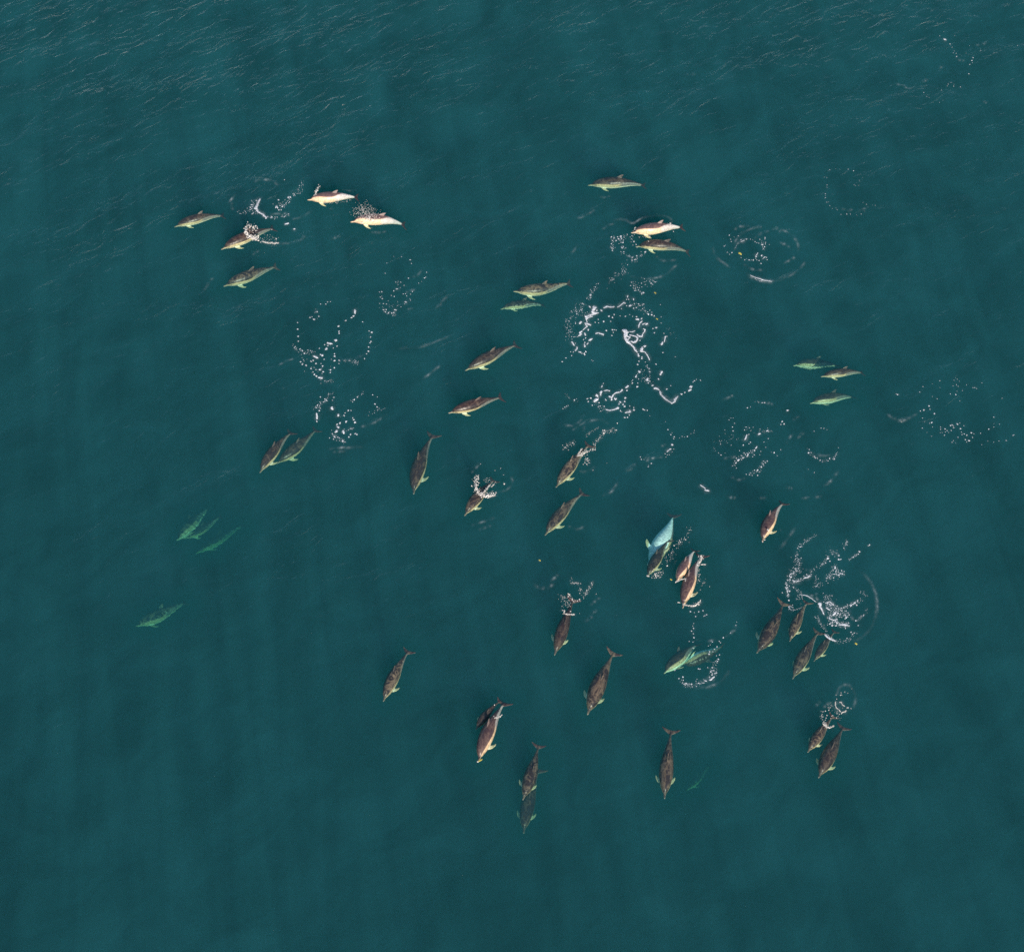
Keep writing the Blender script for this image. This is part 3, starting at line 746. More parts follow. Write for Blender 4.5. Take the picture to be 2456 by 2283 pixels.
f.dots([(783, 602, 13), (718, 652, 14), (672, 665, 9), (794, 643, 8), (851, 700, 14), (665, 425, 8), (706, 357, 6), (920, 283, 6), (922, 370, 5), (825, 322, 4), (1098, 275, 5), (1118, 245, 4), (1140, 263, 5), (1168, 290, 5), (1088, 348, 6), (1130, 332, 7), (1153, 352, 6),
        (1053, 450, 7), (1122, 458, 11), (1138, 416, 5), (1207, 407, 6), (1258, 334, 5), (1340, 372, 7), (1362, 370, 7), (1386, 382, 8), (1453, 310, 6), (886, 512, 6), (827, 482, 5), (1172, 538, 5), (1710, 505, 6), (817, 812, 13), (792, 822, 8), (828, 868, 6), (700, 755, 7), (728, 803, 6),
        (697, 882, 8), (756, 937, 5), (929, 870, 8), (930, 897, 8), (985, 893, 13), (1055, 850, 13), (1075, 842, 10), (1094, 876, 12), (1093, 852, 7), (1064, 912, 10), (1012, 914, 7), (1143, 832, 16), (1173, 818, 7), (1181, 890, 11), (1225, 852, 8), (978, 973, 9), (990, 932, 7), (1262, 973, 12),
        (1230, 956, 8), (1317, 941, 14), (1352, 955, 8), (1333, 1000, 8), (1290, 1042, 16), (1243, 1028, 11), (1258, 1058, 7), (1200, 965, 8), (1192, 932, 6), (1436, 946, 9), (1540, 896, 10), (1604, 745, 10), (1604, 868, 7), (1675, 833, 6), (1605, 825, 4), (1848, 975, 10), (1860, 968, 6), (1760, 1040, 9),
        (1670, 1045, 6), (1603, 1060, 5), (1528, 1047, 6), (1450, 1093, 5), (1090, 1042, 8), (1075, 1062, 7), (1123, 1073, 4), (1150, 998, 9), (367, 450, 7), (384, 457, 11), (950, 938, 5), (925, 940, 5), (1030, 937, 5), (815, 985, 5)])
f.build("foam_patch", "wide loose scatter of single foam dots near the right edge, beyond the three green dolphins", "foam", group=GF)
f = Foam(vM)
f.strand([(760, 490, 6), (748, 520, 7), (740, 538, 4)]).strand([(870, 485, 7), (888, 475, 7)]).strand([(945, 455, 5), (962, 447, 6)]).strand([(772, 670, 7), (765, 695, 8)]).strand([(858, 600, 5), (842, 620, 7)]).strand([(672, 735, 9), (685, 725, 8)])
f.dots([(780, 485, 5), (738, 443, 5), (755, 415, 4), (820, 417, 4), (628, 452, 6), (622, 415, 5), (643, 380, 4), (590, 348, 4), (608, 330, 3), (630, 328, 3), (795, 560, 6), (780, 575, 5), (727, 587, 6), (833, 637, 7), (815, 637, 4), (722, 710, 7), (707, 687, 5), (735, 662, 4), (655, 757, 7),
        (645, 738, 5), (660, 712, 5), (622, 785, 4), (660, 805, 4), (690, 640, 4), (510, 577, 4), (490, 662, 4), (513, 682, 6), (940, 608, 4), (965, 525, 4), (923, 558, 4), (1020, 658, 7), (995, 655, 3), (1050, 688, 4), (815, 697, 4), (832, 680, 4), (883, 678, 4), (893, 647, 4),
        (955, 740, 7), (918, 740, 5), (937, 755, 5), (915, 765, 5), (897, 795, 8), (920, 782, 5), (862, 825, 9), (833, 826, 5), (885, 840, 4), (862, 875, 6), (812, 875, 4), (795, 852, 4), (755, 865, 4), (785, 867, 4), (550, 443, 3), (520, 545, 3), (1083, 630, 5), (1097, 362, 8), (1115, 385, 7), (1085, 390, 5)])
f.trail([(830, 170), (880, 182), (930, 184)], 10, 4, 2, 4).dots([(930, 183, 7), (765, 232, 6), (795, 222, 3), (1145, 256, 8), (1155, 255, 5)])
f.trail([(735, 400), (850, 470), (1000, 440)], 26, 14, 2, 4).trail([(620, 780), (700, 700), (830, 640)], 40, 14, 2, 5).trail([(780, 870), (880, 820), (940, 730)], 30, 11, 2, 4.5).trail([(450, 600), (640, 480)], 24, 40, 1.8, 3.5)
f.build("foam_patch", "tilted hourglass of foam specks right of the big broken ring and its tail", "foam", group=GF)
f = Foam(vM)
f.dots([(1348, 660, 8), (1355, 630, 5), (1372, 658, 5), (1405, 695, 6), (1412, 708, 7), (1430, 708, 5), (1460, 730, 6), (1480, 744, 6), (1535, 737, 5), (1548, 713, 7), (1595, 718, 8), (1505, 742, 3), (1402, 455, 4), (1468, 425, 4), (1495, 428, 4), (1345, 818, 3), (1403, 848, 4), (1525, 440, 3), (1632, 612, 3), (1605, 690, 3)])
f.trail([(1335, 620), (1370, 690), (1480, 740), (1600, 715), (1630, 620)], 30, 7, 1.8, 4)
f.build("foam_patch", "smile-shaped arc of foam dots above the two faint wavelets at right", "foam", group=GF)
f = Foam(vM)
f.strand([(318, 968, 4), (345, 985, 5), (365, 1003, 5)]).strand([(360, 1015, 6), (385, 1019, 8), (400, 1022, 5)])
f.build("foam_patch", "lone short wisp of foam halfway between the foam tail and the turquoise dolphin", "foam", group=GF)
f = Foam(vS)
f.dots([(1212, 305, 16), (1282, 423, 13), (1362, 475, 14), (1350, 520, 12), (1310, 660, 30), (1325, 672, 20), (1143, 876, 11), (1243, 902, 11), (1195, 905, 11), (1350, 768, 10), (1312, 830, 8), (1548, 467, 10), (1675, 467, 15), (1485, 502, 7), (1605, 480, 7), (1762, 400, 7), (1832, 378, 10), (1843, 326, 8),
        (553, 955, 12), (580, 1013, 13), (640, 1015, 8), (815, 1108, 16), (742, 1190, 13), (750, 1160, 9), (1167, 958, 9), (1155, 115, 7), (1310, 378, 7)])
f.strand([(1250, 775, 12), (1285, 765, 14)]).strand([(1240, 790, 8), (1210, 812, 20), (1185, 840, 9)])
f.build("foam_patch", "few bright foam drops in a curve left of the hourglass of specks", "foam", group=GF)
f = Foam(vR)
f.dots([(1065, 243, 17), (1097, 333, 11), (850, 168, 10), (660, 163, 8), (490, 325, 9), (450, 575, 11), (1023, 695, 15), (1470, 548, 12), (1420, 690, 14), (1450, 670, 11), (1275, 817, 9), (1347, 778, 7), (830, 795, 14), (710, 792, 10), (750, 815, 8), (770, 775, 8), (768, 858, 8), (915, 870, 9), (820, 928, 8),
        (365, 1028, 16), (308, 1037, 10), (332, 1160, 13), (368, 1140, 8), (380, 1198, 15), (660, 1007, 15), (600, 1122, 10), (675, 1145, 14), (895, 1083, 13), (950, 1078, 13), (980, 1130, 10), (1073, 1090, 10), (1122, 1025, 11), (1070, 1237, 12), (1060, 1200, 8), (315, 1317, 10), (405, 1320, 14), (480, 1330, 13),
        (840, 1402, 9), (755, 1270, 8), (525, 1250, 8), (405, 1472, 16), (475, 1468, 15), (455, 1525, 14), (532, 1555, 16), (612, 1550, 15), (660, 1543, 16), (720, 1480, 14), (645, 1587, 9), (640, 1615, 9), (690, 1615, 8), (500, 1575, 8), (930, 1330, 9)], )
f.strand([(725, 958, 11), (765, 962, 9)]).strand([(935, 1278, 14), (975, 1285, 10)]).strand([(675, 1470, 13), (705, 1478, 12)]).trail([(420, 1500), (700, 1560)], 24, 22, 3, 7).trail([(350, 1420), (800, 1340)], 14, 20, 3, 6)
f.build("foam_patch", "faint bowl of foam specks between the left cluster of dolphins and the green pair", "foam", group=GF)
f = Foam(vD)
f.strand([(998, 170, 7), (1002, 190, 12), (998, 208, 9)]).dots([(985, 232, 8), (967, 247, 8), (912, 275, 7), (843, 328, 9), (848, 377, 7), (848, 397, 8), (820, 463, 12), (808, 463, 8)])
f.strand([(735, 488, 8), (760, 493, 10), (785, 497, 5)]).dots([(742, 513, 6), (710, 505, 5), (730, 543, 11), (720, 550, 8), (828, 518, 6), (793, 537, 5), (660, 540, 6)]).strand([(600, 613, 7), (625, 622, 10), (645, 632, 8)]).dots([(688, 608, 13), (672, 600, 8)])
f.dots([(580, 663, 8), (600, 655, 8), (628, 684, 9), (690, 708, 8), (665, 743, 10), (697, 763, 8), (804, 592, 6), (806, 615, 9), (805, 657, 9), (848, 655, 8), (775, 645, 4), (803, 725, 8), (767, 745, 7), (765, 770, 6), (480, 668, 7), (498, 690, 10), (533, 702, 9), (580, 733, 7), (612, 788, 8), (600, 765, 5),
        (632, 805, 9), (518, 590, 7), (452, 295, 6), (452, 358, 7), (458, 425, 7), (460, 472, 6), (570, 245, 7), (608, 263, 9), (590, 240, 5), (655, 235, 6), (640, 192, 6), (672, 118, 5), (722, 118, 5), (738, 98, 5), (765, 95, 4), (1160, 387, 9), (1148, 433, 6), (1152, 475, 7), (1142, 488, 6), (1130, 527, 8),
        (1128, 567, 8), (1110, 592, 7), (1090, 637, 6), (1072, 287, 5), (1133, 375, 5), (847, 685, 5), (705, 645, 6), (675, 685, 5)])
f.strand([(650, 818, 7), (685, 822, 10)]).trail([(400, 520), (480, 555), (560, 600)], 30, 10, 2.5, 6).trail([(560, 570), (600, 575)], 8, 8, 3, 5).trail([(980, 670), (1050, 680)], 18, 9, 2.5, 5).trail([(660, 850), (790, 855)], 18, 8, 2, 5).trail([(620, 130), (640, 240)], 8, 8, 2.5, 5)
f.trail([(850, 660), (960, 650)], 10, 8, 2, 4).trail([(480, 640), (700, 800)], 22, 40, 2.5, 5)
f.build("foam_patch", "upright fan of foam drops left of centre with a hooked string on top", "foam", group=GF)
f = Foam(vD)
f.strand([(780, 1095, 8), (778, 1112, 12), (788, 1122, 7)]).strand([(838, 1168, 8), (840, 1185, 10)]).strand([(635, 1160, 8), (637, 1200, 10), (635, 1215, 8)]).dots([(635, 1235, 7), (660, 1133, 8), (643, 1080, 6), (668, 1110, 6), (725, 1035, 8), (712, 1022, 5), (798, 1007, 6), (785, 1035, 4), (670, 1003, 6)])
f.strand([(830, 1285, 9), (842, 1295, 11)]).strand([(822, 1325, 12), (828, 1338, 15)]).strand([(885, 1325, 9), (895, 1350, 12)]).dots([(857, 1252, 10), (828, 1265, 8), (915, 1238, 10), (935, 1132, 8), (895, 1180, 8), (905, 1155, 5), (978, 1203, 7), (988, 1220, 8), (1000, 1245, 10), (993, 1028, 8), (1022, 1003, 6), (978, 1048, 4),
        (1190, 1070, 7), (1210, 1098, 7), (958, 1360, 9), (1002, 1353, 7), (1018, 1360, 8), (940, 1385, 8), (805, 1382, 9), (883, 1425, 10), (850, 1395, 7), (785, 1352, 6), (795, 1405, 6), (757, 1393, 5), (960, 1305, 5), (812, 1338, 8), (962, 1132, 5), (1168, 983, 6), (1212, 1003, 4)])
f.trail([(610, 1120), (660, 1070), (740, 1020)], 30, 9, 2.5, 6).trail([(740, 985), (800, 965)], 10, 10, 2, 4).trail([(780, 1360), (860, 1420), (910, 1425)], 30, 12, 2.5, 6).trail([(1120, 1170), (1230, 1130), (1300, 1110)], 14, 8, 2, 4).trail([(960, 1050), (1080, 960)], 10, 7, 2, 5).trail([(890, 1330), (1000, 1290)], 14, 10, 2, 5)
f.build("foam_patch", "two side-by-side foam hoops above the fluke of the left side-by-side pair", "foam", group=GF)
f = Foam(vA)
f.strand([(740, 258, 7), (722, 295, 10), (710, 335, 11), (725, 360, 8), (765, 380, 7), (790, 405, 6)]).dots([(700, 330, 8), (680, 320, 6), (712, 270, 6), (770, 392, 9), (788, 408, 8), (665, 325, 6), (935, 105, 4), (968, 378, 5), (888, 265, 7), (870, 320, 10), (880, 328, 7), (965, 245, 7), (980, 243, 7), (890, 345, 6), (835, 400, 5), (918, 318, 6)])
f.trail([(700, 270), (660, 330), (700, 375)], 34, 12, 2, 6).trail([(860, 320), (940, 300), (980, 250)], 30, 12, 2, 5).trail([(1000, 240), (1060, 190), (1090, 110)], 34, 12, 1.5, 4.5).trail([(790, 405), (880, 405), (970, 380)], 30, 6, 1.8, 4.5).trail([(570, 370), (660, 360)], 14, 10, 2, 4)
f.build("foam_patch", "curl of bright foam above the splashing dolphin in the left cluster", "foam", group=GF)
f = Foam(vA)
f.strand([(940, 457, 6), (968, 450, 8)]).strand([(1005, 497, 5), (1018, 496, 6)])
f.build("foam_patch", "two short foam dashes between the splashing dolphin and the misty blow", "foam", group=GF)

# --- splashes (droplets above the water too)
f = Foam(vA); f.fine = True; f.k = .66
f.strand([(635, 480, 12), (625, 510, 14), (640, 545, 16), (670, 560, 16), (705, 572, 12), (730, 560, 8)]).trail([(640, 470), (690, 480), (700, 500)], 60, 14, 3, 8, z=.05, zr=.5).trail([(620, 500), (650, 550), (720, 570)], 70, 12, 4, 11, z=.02, zr=.25)
f.strand([(760, 595, 6), (800, 605, 7), (860, 607, 8), (890, 608, 5)]).trail([(730, 575), (800, 605), (890, 608)], 40, 7, 2, 6).dots([(870, 575, 8), (835, 500, 5), (700, 548, 9)]).trail([(740, 560), (860, 570)], 26, 16, 2, 4)
f.build("splash", "white burst of water over the back of the dark dolphin in the left cluster", "splash", SPRAY, GS)
f = Foam(vA)
f.trail([(1510, 380), (1560, 330), (1640, 390), (1600, 400)], 420, 26, .8, 2.4, z=.05, zr=.9).trail([(1560, 400), (1650, 415)], 90, 16, 2, 6, z=.08, zr=.35)
f.build("spray_plume", "fine misty blow hanging over the bright peach dolphin", "spray", SPRAY, GS)
f = Foam(vA); f.fine = True; f.k = .66
f.trail([(1180, 225), (1185, 190), (1215, 150)], 46, 5, 2, 7, z=.02, zr=.25).strand([(1183, 222, 5), (1188, 190, 6)]).trail([(1250, 290), (1330, 290), (1480, 262)], 30, 5, 2, 5).trail([(1400, 245), (1440, 230)], 10, 6, 3, 5)
f.build("splash", "thin jet of drops beside the head of the pale pinkish dolphin", "splash", SPRAY, GS)
f = Foam(vB); f.fine = True; f.k = .66
f.dots([(855, 517, 9), (832, 520, 6), (878, 582, 5), (625, 562, 7), (572, 555, 6), (690, 622, 8), (650, 745, 6), (680, 660, 6)]).trail([(550, 590), (600, 560)], 20, 10, 2, 5).trail([(830, 515), (870, 530)], 14, 8, 2, 6).trail([(600, 630), (700, 628)], 10, 5, 2, 4)
f.build("splash", "few bright drops round the snout and tail of the glistening peach dolphin", "splash", SPRAY, GS)
f = Foam(vE); f.fine = True; f.k = .66
f.strand([(355, 720, 10), (370, 760, 15), (385, 800, 18), (410, 825, 16), (450, 835, 20), (500, 835, 14), (550, 820, 8)]).strand([(425, 810, 12), (460, 770, 10), (500, 725, 6)]).strand([(510, 745, 6), (540, 718, 6)])
f.trail([(375, 640), (360, 720), (385, 800)], 110, 15, 3, 9, z=.02, zr=.5).trail([(400, 820), (470, 820), (550, 815)], 80, 13, 3, 10, z=.01, zr=.3).trail([(430, 680), (520, 700), (560, 720)], 30, 12, 2, 5).dots([(633, 717, 10), (408, 528, 4), (600, 570, 5), (545, 590, 4), (628, 632, 5), (555, 798, 6)])
f.build("splash", "white V-shaped splash over the tail stock of a dolphin below the middle of the pod", "splash", SPRAY, GS)
f = Foam(vE); f.fine = True; f.k = .66
f.strand([(1375, 378, 6), (1350, 420, 8), (1335, 445, 8)]).strand([(1340, 450, 8), (1390, 430, 10), (1430, 405, 7)]).trail([(1330, 450), (1400, 420), (1500, 375)], 60, 10, 3, 8, z=.01, zr=.2).trail([(1400, 460), (1440, 500), (1400, 525)], 34, 14, 2.5, 7).trail([(1470, 400), (1510, 395)], 10, 8, 3, 6)
f.trail([(1420, 270), (1440, 230), (1540, 185)], 24, 7, 2, 5).trail([(1590, 200), (1580, 245), (1520, 300), (1480, 350)], 56, 9, 2.5, 7).trail([(1590, 220), (1700, 205)], 24, 10, 2.5, 6).dots([(1712, 140, 8), (1700, 205, 6), (1588, 208, 9), (1583, 235, 9), (1215, 370, 8), (1232, 352, 6), (1245, 395, 5), (1190, 350, 5), (1285, 328, 6), (1300, 340, 5), (1195, 390, 5), (1480, 588, 6), (1612, 520, 4), (1940, 482, 5), (1933, 463, 4)])
f.trail([(1200, 380), (1310, 310)], 26, 13, 2, 4.5)
f.build("splash", "foam knot and drops round the tail of the dappled golden dolphin", "splash", SPRAY, GS)
f = Foam(vF); f.fine = True; f.k = .66
f.strand([(360, 775, 9), (370, 795, 10)]).dots([(478, 703, 10), (543, 510, 9), (518, 580, 6), (595, 460, 6), (655, 453, 7), (375, 815, 6), (397, 800, 6), (333, 818, 5), (290, 800, 12), (300, 802, 9), (605, 478, 6), (440, 770, 5), (395, 770, 7)])
f.trail([(690, 350), (670, 440), (600, 480), (520, 580), (480, 700)], 60, 14, 2, 5).trail([(320, 760), (430, 760), (400, 810), (330, 810)], 44, 12, 2, 6).trail([(430, 660), (520, 560)], 24, 22, 2, 4.5)
f.build("splash", "beads of foam along the right side of the turquoise and dark green dolphins", "splash", SPRAY, GS)
f = Foam(vF); f.fine = True; f.k = .66
f.strand([(575, 1050, 6), (600, 1056, 6)]).strand([(625, 1070, 8), (680, 1082, 7), (730, 1085, 11), (765, 1070, 10), (795, 1030, 9)]).strand([(800, 605, 14), (805, 630, 13), (795, 665, 12), (770, 690, 12), (785, 705, 9)]).strand([(800, 690, 6), (845, 690, 5)])
f.strand([(565, 855, 7), (610, 832, 5), (655, 825, 6), (650, 850, 5)]).trail([(780, 720), (785, 800), (770, 860)], 24, 6, 2.5, 6).trail([(700, 1080), (790, 1060)], 30, 10, 2, 6).dots([(820, 1130, 5), (780, 1138, 5), (697, 1137, 5), (853, 1168, 6), (828, 1180, 4), (748, 1187, 4), (728, 1300, 6), (710, 1325, 6), (722, 1275, 4), (882, 902, 5), (795, 932, 5), (790, 785, 6), (558, 860, 9)])
f.trail([(840, 840), (800, 920)], 12, 6, 2, 4).trail([(780, 620), (830, 640)], 24, 12, 3, 7)
f.build("splash", "foam collar round the snout and tail of the reddish brown dolphin and its short neighbour", "splash", SPRAY, GS)
f = Foam(vF); f.fine = True; f.k = .66
f.blob(1440, 362, 13, 20, rot=-.4, z=.16).blob(1388, 474, 9, 7, z=.04).blob(1408, 455, 9, 7, z=.05)
f.build("splash", "small white puff on the forehead of the purple and cream dolphin", "splash", SPRAY, GS)
f = Foam(vG)
f.trail([(960, 110), (850, 170), (770, 230), (750, 300), (740, 400)], 60, 10, 2, 6.5).trail([(740, 380), (770, 480), (680, 540)], 90, 26, 2, 6).trail([(680, 540), (640, 640), (630, 700), (650, 780)], 60, 10, 3, 7).dots([(680, 570, 9), (668, 600, 8), (663, 728, 10), (640, 688, 8), (655, 830, 9), (630, 660, 6), (645, 770, 6)])
f.strand([(700, 610, 11), (715, 622, 9)]).strand([(830, 580, 9), (860, 576, 9), (890, 560, 5)]).strand([(735, 622, 6), (770, 618, 5)]).trail([(660, 640), (800, 600), (920, 530)], 60, 12, 2, 6)
f.trail([(940, 480), (1050, 420), (1090, 340)], 34, 12, 2.5, 7).dots([(1090, 365, 13), (1110, 395, 9), (1168, 470, 11), (1178, 510, 9), (1207, 378, 10), (1232, 375, 7), (1207, 550, 12), (1250, 535, 8), (1210, 335, 7), (1438, 290, 10), (1425, 318, 7), (1370, 350, 7), (1300, 180, 7), (1265, 250, 6), (1550, 215, 8), (1535, 225, 6), (1150, 580, 7), (1240, 500, 7)])
f.trail([(1300, 150), (1270, 250)], 18, 9, 2, 5).trail([(1080, 260), (1160, 300), (1220, 370)], 26, 20, 2, 5).trail([(1160, 450), (1200, 540), (1270, 530)], 60, 16, 2.5, 8).trail([(1080, 600), (1150, 540)], 40, 18, 2, 6).trail([(950, 560), (970, 680), (1060, 650)], 34, 22, 2, 5).trail([(1320, 380), (1430, 310)], 22, 9, 2, 5)
f.build("foam_patch", "tall open loop of sparkling foam specks above the row of four dolphins at right", "foam", group=GF)
f = Foam(vG)
f.strand([(985, 870, 13), (1005, 865, 16), (1000, 900, 13), (1025, 940, 10), (1045, 985, 8)]).strand([(1060, 860, 6), (1110, 845, 7), (1150, 880, 7)]).strand([(1070, 910, 8), (1110, 940, 6)]).strand([(1100, 1030, 8), (1150, 1050, 7), (1190, 1040, 6)]).strand([(1210, 1100, 8), (1260, 1098, 9), (1305, 1105, 9)])
f.strand([(1150, 990, 10), (1170, 965, 12), (1160, 985, 8)]).strand([(1060, 1215, 9), (1085, 1240, 10), (1120, 1262, 9), (1175, 1280, 8)]).dots([(1185, 1078, 14), (1200, 970, 10), (1225, 980, 9), (1292, 1020, 11), (1345, 885, 12), (1385, 858, 10), (1180, 1110, 9), (1110, 1090, 9), (1135, 1105, 7), (1398, 1055, 8), (1425, 1108, 8), (1345, 1182, 8), (1380, 1190, 7), (1300, 1250, 6), (1408, 882, 9)])
f.trail([(1060, 860), (1200, 920), (1250, 940)], 90, 18, 2, 7).trail([(1100, 1000), (1280, 970), (1290, 1010)], 110, 24, 2, 8).trail([(1100, 1080), (1200, 1090), (1310, 1110)], 90, 18, 2, 7).trail([(1240, 930), (1340, 885), (1460, 820)], 60, 10, 2.5, 7)
f.trail([(970, 1000), (1010, 1100), (1080, 1180)], 34, 12, 2, 5).trail([(1390, 1060), (1480, 1000), (1520, 930)], 30, 7, 2, 5).trail([(1170, 1285), (1320, 1280), (1390, 1190)], 34, 10, 2, 5).trail([(1060, 1210), (1170, 1280)], 40, 9, 2.5, 6).trail([(1040, 790), (1140, 800)], 24, 20, 2, 5).trail([(1440, 740), (1530, 780)], 10, 10, 2, 5)
f.build("foam_patch", "tangle of bright foam right of the flukes of the row of four dolphins", "foam", group=GF)
f = Foam(vG)
f.trail([(690, 900), (640, 910), (690, 940), (770, 930), (840, 880)], 44, 5, 1.8, 4.5).trail([(740, 810), (800, 760), (790, 830)], 34, 12, 2, 5).dots([(697, 882, 6), (700, 908, 5), (655, 830, 8), (583, 745, 6), (655, 905, 6)]).trail([(690, 680), (800, 740)], 24, 10, 2, 5)
f.strand([(815, 770, 4), (860, 780, 5), (900, 805, 4), (960, 850, 3)])
f.build("foam_patch", "small circle of fine foam around the fluke of the small golden dolphin", "foam", group=GF)
f = Foam(vH); f.fine = True; f.k = .66
f.strand([(430, 480, 9), (432, 510, 9), (450, 520, 10), (500, 523, 9), (540, 525, 10)]).blob(540, 523, 11, 8).trail([(420, 470), (430, 520)], 24, 9, 3, 7).trail([(390, 350), (420, 330), (480, 400), (410, 420)], 70, 16, 2, 5).strand([(472, 290, 7), (495, 310, 8)])
f.dots([(600, 357, 11), (520, 358, 9), (535, 380, 7), (575, 378, 6), (603, 290, 8), (615, 245, 7), (680, 255, 7), (680, 298, 8), (705, 215, 7), (740, 200, 6), (560, 172, 8), (522, 178, 6), (612, 182, 6), (500, 490, 9), (497, 435, 6), (600, 513, 4), (785, 297, 5), (545, 182, 6)])
f.trail([(510, 120), (510, 180), (600, 180)], 24, 8, 2.5, 6).trail([(725, 140), (740, 200), (690, 260), (640, 330)], 44, 9, 2.5, 6).trail([(590, 250), (630, 250)], 8, 7, 3, 6).trail([(480, 310), (540, 380), (610, 360)], 40, 8, 3, 7)
f.build("splash", "foam band and ring of droplets at the tail of the dark plum dolphin", "splash", SPRAY, GS)
f = Foam(vI); f.fine = True; f.k = .66
f.strand([(515, 395, 8), (545, 390, 10), (580, 380, 11)]).blob(508, 375, 9, 8).strand([(580, 380, 4), (605, 357, 4)]).blob(515, 245, 7, 11).blob(320, 905, 14, 11, z=.03)
f.build("splash", "short white foam bar across the tail of the two-toned dolphin", "splash", SPRAY, GS)
f = Foam(vI)
f.strand([(320, 905, 7), (345, 892, 9), (370, 880, 7)])
f.build("floating_fleck", "yellow froth at the snout of the two-toned dolphin", "floating fleck", WEED, "tiny flecks floating on the sea")
f = Foam(vJ)
f.dots([(1487, 528, 15), (1290, 607, 8), (1415, 592, 9), (1437, 620, 9), (1375, 692, 12), (1327, 740, 12), (1297, 785, 10), (1237, 783, 12), (1228, 828, 16), (1418, 843, 11), (1365, 858, 8), (1397, 920, 14), (1382, 960, 13), (1285, 1075, 13), (1305, 1130, 12), (1262, 1152, 13), (1365, 1172, 13), (1337, 1180, 10), (1282, 1207, 13),
        (1032, 1098, 13), (1060, 1102, 11), (603, 1122, 11), (747, 1248, 14), (675, 1277, 12), (807, 1365, 14), (770, 1377, 12), (793, 1390, 10), (740, 1360, 9), (907, 1378, 13), (1033, 1360, 11), (1117, 1357, 11), (995, 1418, 9), (918, 1425, 9), (753, 1305, 10), (988, 1330, 8), (1007, 1290, 7), (877, 1380, 8), (950, 525, 14), (905, 407, 12), (942, 355, 12), (940, 455, 10),
        (945, 268, 8), (980, 140, 10), (958, 68, 7), (887, 48, 13), (1038, 50, 11), (1117, 32, 13), (1183, 105, 12), (1155, 122, 10), (1135, 132, 7), (1720, 300, 9), (1735, 243, 7), (1622, 440, 9), (938, 718, 9), (862, 595, 8), (932, 607, 8), (1250, 658, 7), (1215, 680, 8)])
f.strand([(1145, 1312, 9), (1180, 1322, 11)]).strand([(1228, 1305, 8), (1262, 1298, 16), (1285, 1270, 14), (1318, 1248, 15)]).strand([(1228, 1240, 6), (1238, 1258, 6)]).trail([(700, 1300), (800, 1390), (1000, 1400), (1130, 1310)], 44, 22, 3, 8).trail([(1230, 1120), (1350, 1180)], 30, 36, 3, 8).trail([(1280, 1060), (1400, 950)], 20, 26, 3, 7)
f.build("foam_patch", "small foam ring looping below the vivid green and faint turquoise dolphins", "foam", group=GF)
f = Foam(vL); f.fine = True; f.k = .66
f.strand([(460, 830, 12), (480, 860, 14), (510, 880, 16), (550, 890, 16), (590, 875, 14), (615, 860, 9)]).trail([(460, 810), (500, 860)], 40, 14, 4, 10, z=.01, zr=.2).dots([(455, 655, 10), (490, 645, 12), (512, 710, 12), (500, 748, 13), (488, 778, 8), (457, 730, 9), (598, 712, 11), (585, 722, 9), (570, 755, 8), (650, 745, 9), (697, 695, 9), (538, 632, 9)])
f.strand([(640, 510, 10), (638, 560, 5), (650, 595, 7), (690, 625, 5), (720, 660, 5)]).strand([(725, 685, 8), (745, 660, 8), (775, 658, 7), (800, 635, 5)]).strand([(700, 515, 7), (720, 515, 8), (745, 555, 5), (775, 572, 5)]).strand([(805, 597, 6), (830, 592, 7)])
f.dots([(868, 608, 8), (657, 468, 9), (722, 375, 8), (713, 410, 9), (732, 410, 7), (777, 365, 7), (820, 382, 6), (648, 408, 6), (880, 318, 5), (600, 578, 4), (745, 605, 6)]).trail([(440, 640), (430, 720), (460, 800)], 24, 12, 2, 6).trail([(540, 560), (560, 640)], 20, 18, 2, 5).trail([(640, 630), (700, 780)], 16, 14, 2, 5)
f.build("splash", "white splash and foam loops behind the smaller coppery dolphin", "splash", SPRAY, GS)

# ------------------------------------------------------------------ water surface (fine in front of the camera, coarse beyond) with calm openings over the animals
def axis(a, b, step, far):
    c = np.arange(a, b + step / 2, step)
    lo, hi, d, x = [], [], step, a
    while x > -far:
        d *= 1.22; x -= d; lo.append(x)
    d, x = step, c[-1]
    while x < far:
        d *= 1.22; x += d; hi.append(x)
    return np.concatenate([np.array(lo[::-1]), c, np.array(hi)]), len(lo), len(c)


STEP = .042
GX, ox, nx = axis(-22.5, 22.5, STEP, 320)
GY, oy, ny = axis(12.5, 54.5, STEP, 320)
XX, YY = np.meshgrid(GX, GY, indexing='xy')
Z = np.zeros_like(XX)
wr = np.random.default_rng(5)
for i in range(46):
    lam = .38 * (6.5 / .38) ** (i / 45.0)
    th = math.radians(124) + wr.normal(0, .42)
    kx, ky = math.cos(th) * 2 * math.pi / lam, math.sin(th) * 2 * math.pi / lam
    amp = .0021 * lam ** .95 * wr.uniform(.5, 1.3)
    Z += amp * np.sin(kx * XX + ky * YY + wr.uniform(0, 6.28))
far_damp = np.clip((60 - np.hypot(XX, YY - 33)) / 20, 0, 1)
Z *= far_damp
# rougher and calmer areas
gust = .80 + .30 * np.sin(.11 * XX + .16 * YY + 1.0) * np.cos(.09 * YY - .13 * XX)
breeze = np.clip((YY - .10 * XX - 17) / 26, 0, 1)            # the wind touches the far water, the near water lies calm
rough = (.30 + .80 * breeze) * np.clip(gust, .35, 1.25)
Z *= .40 + .95 * rough


FR = np.zeros_like(XX)
RG2 = np.random.default_rng(3)


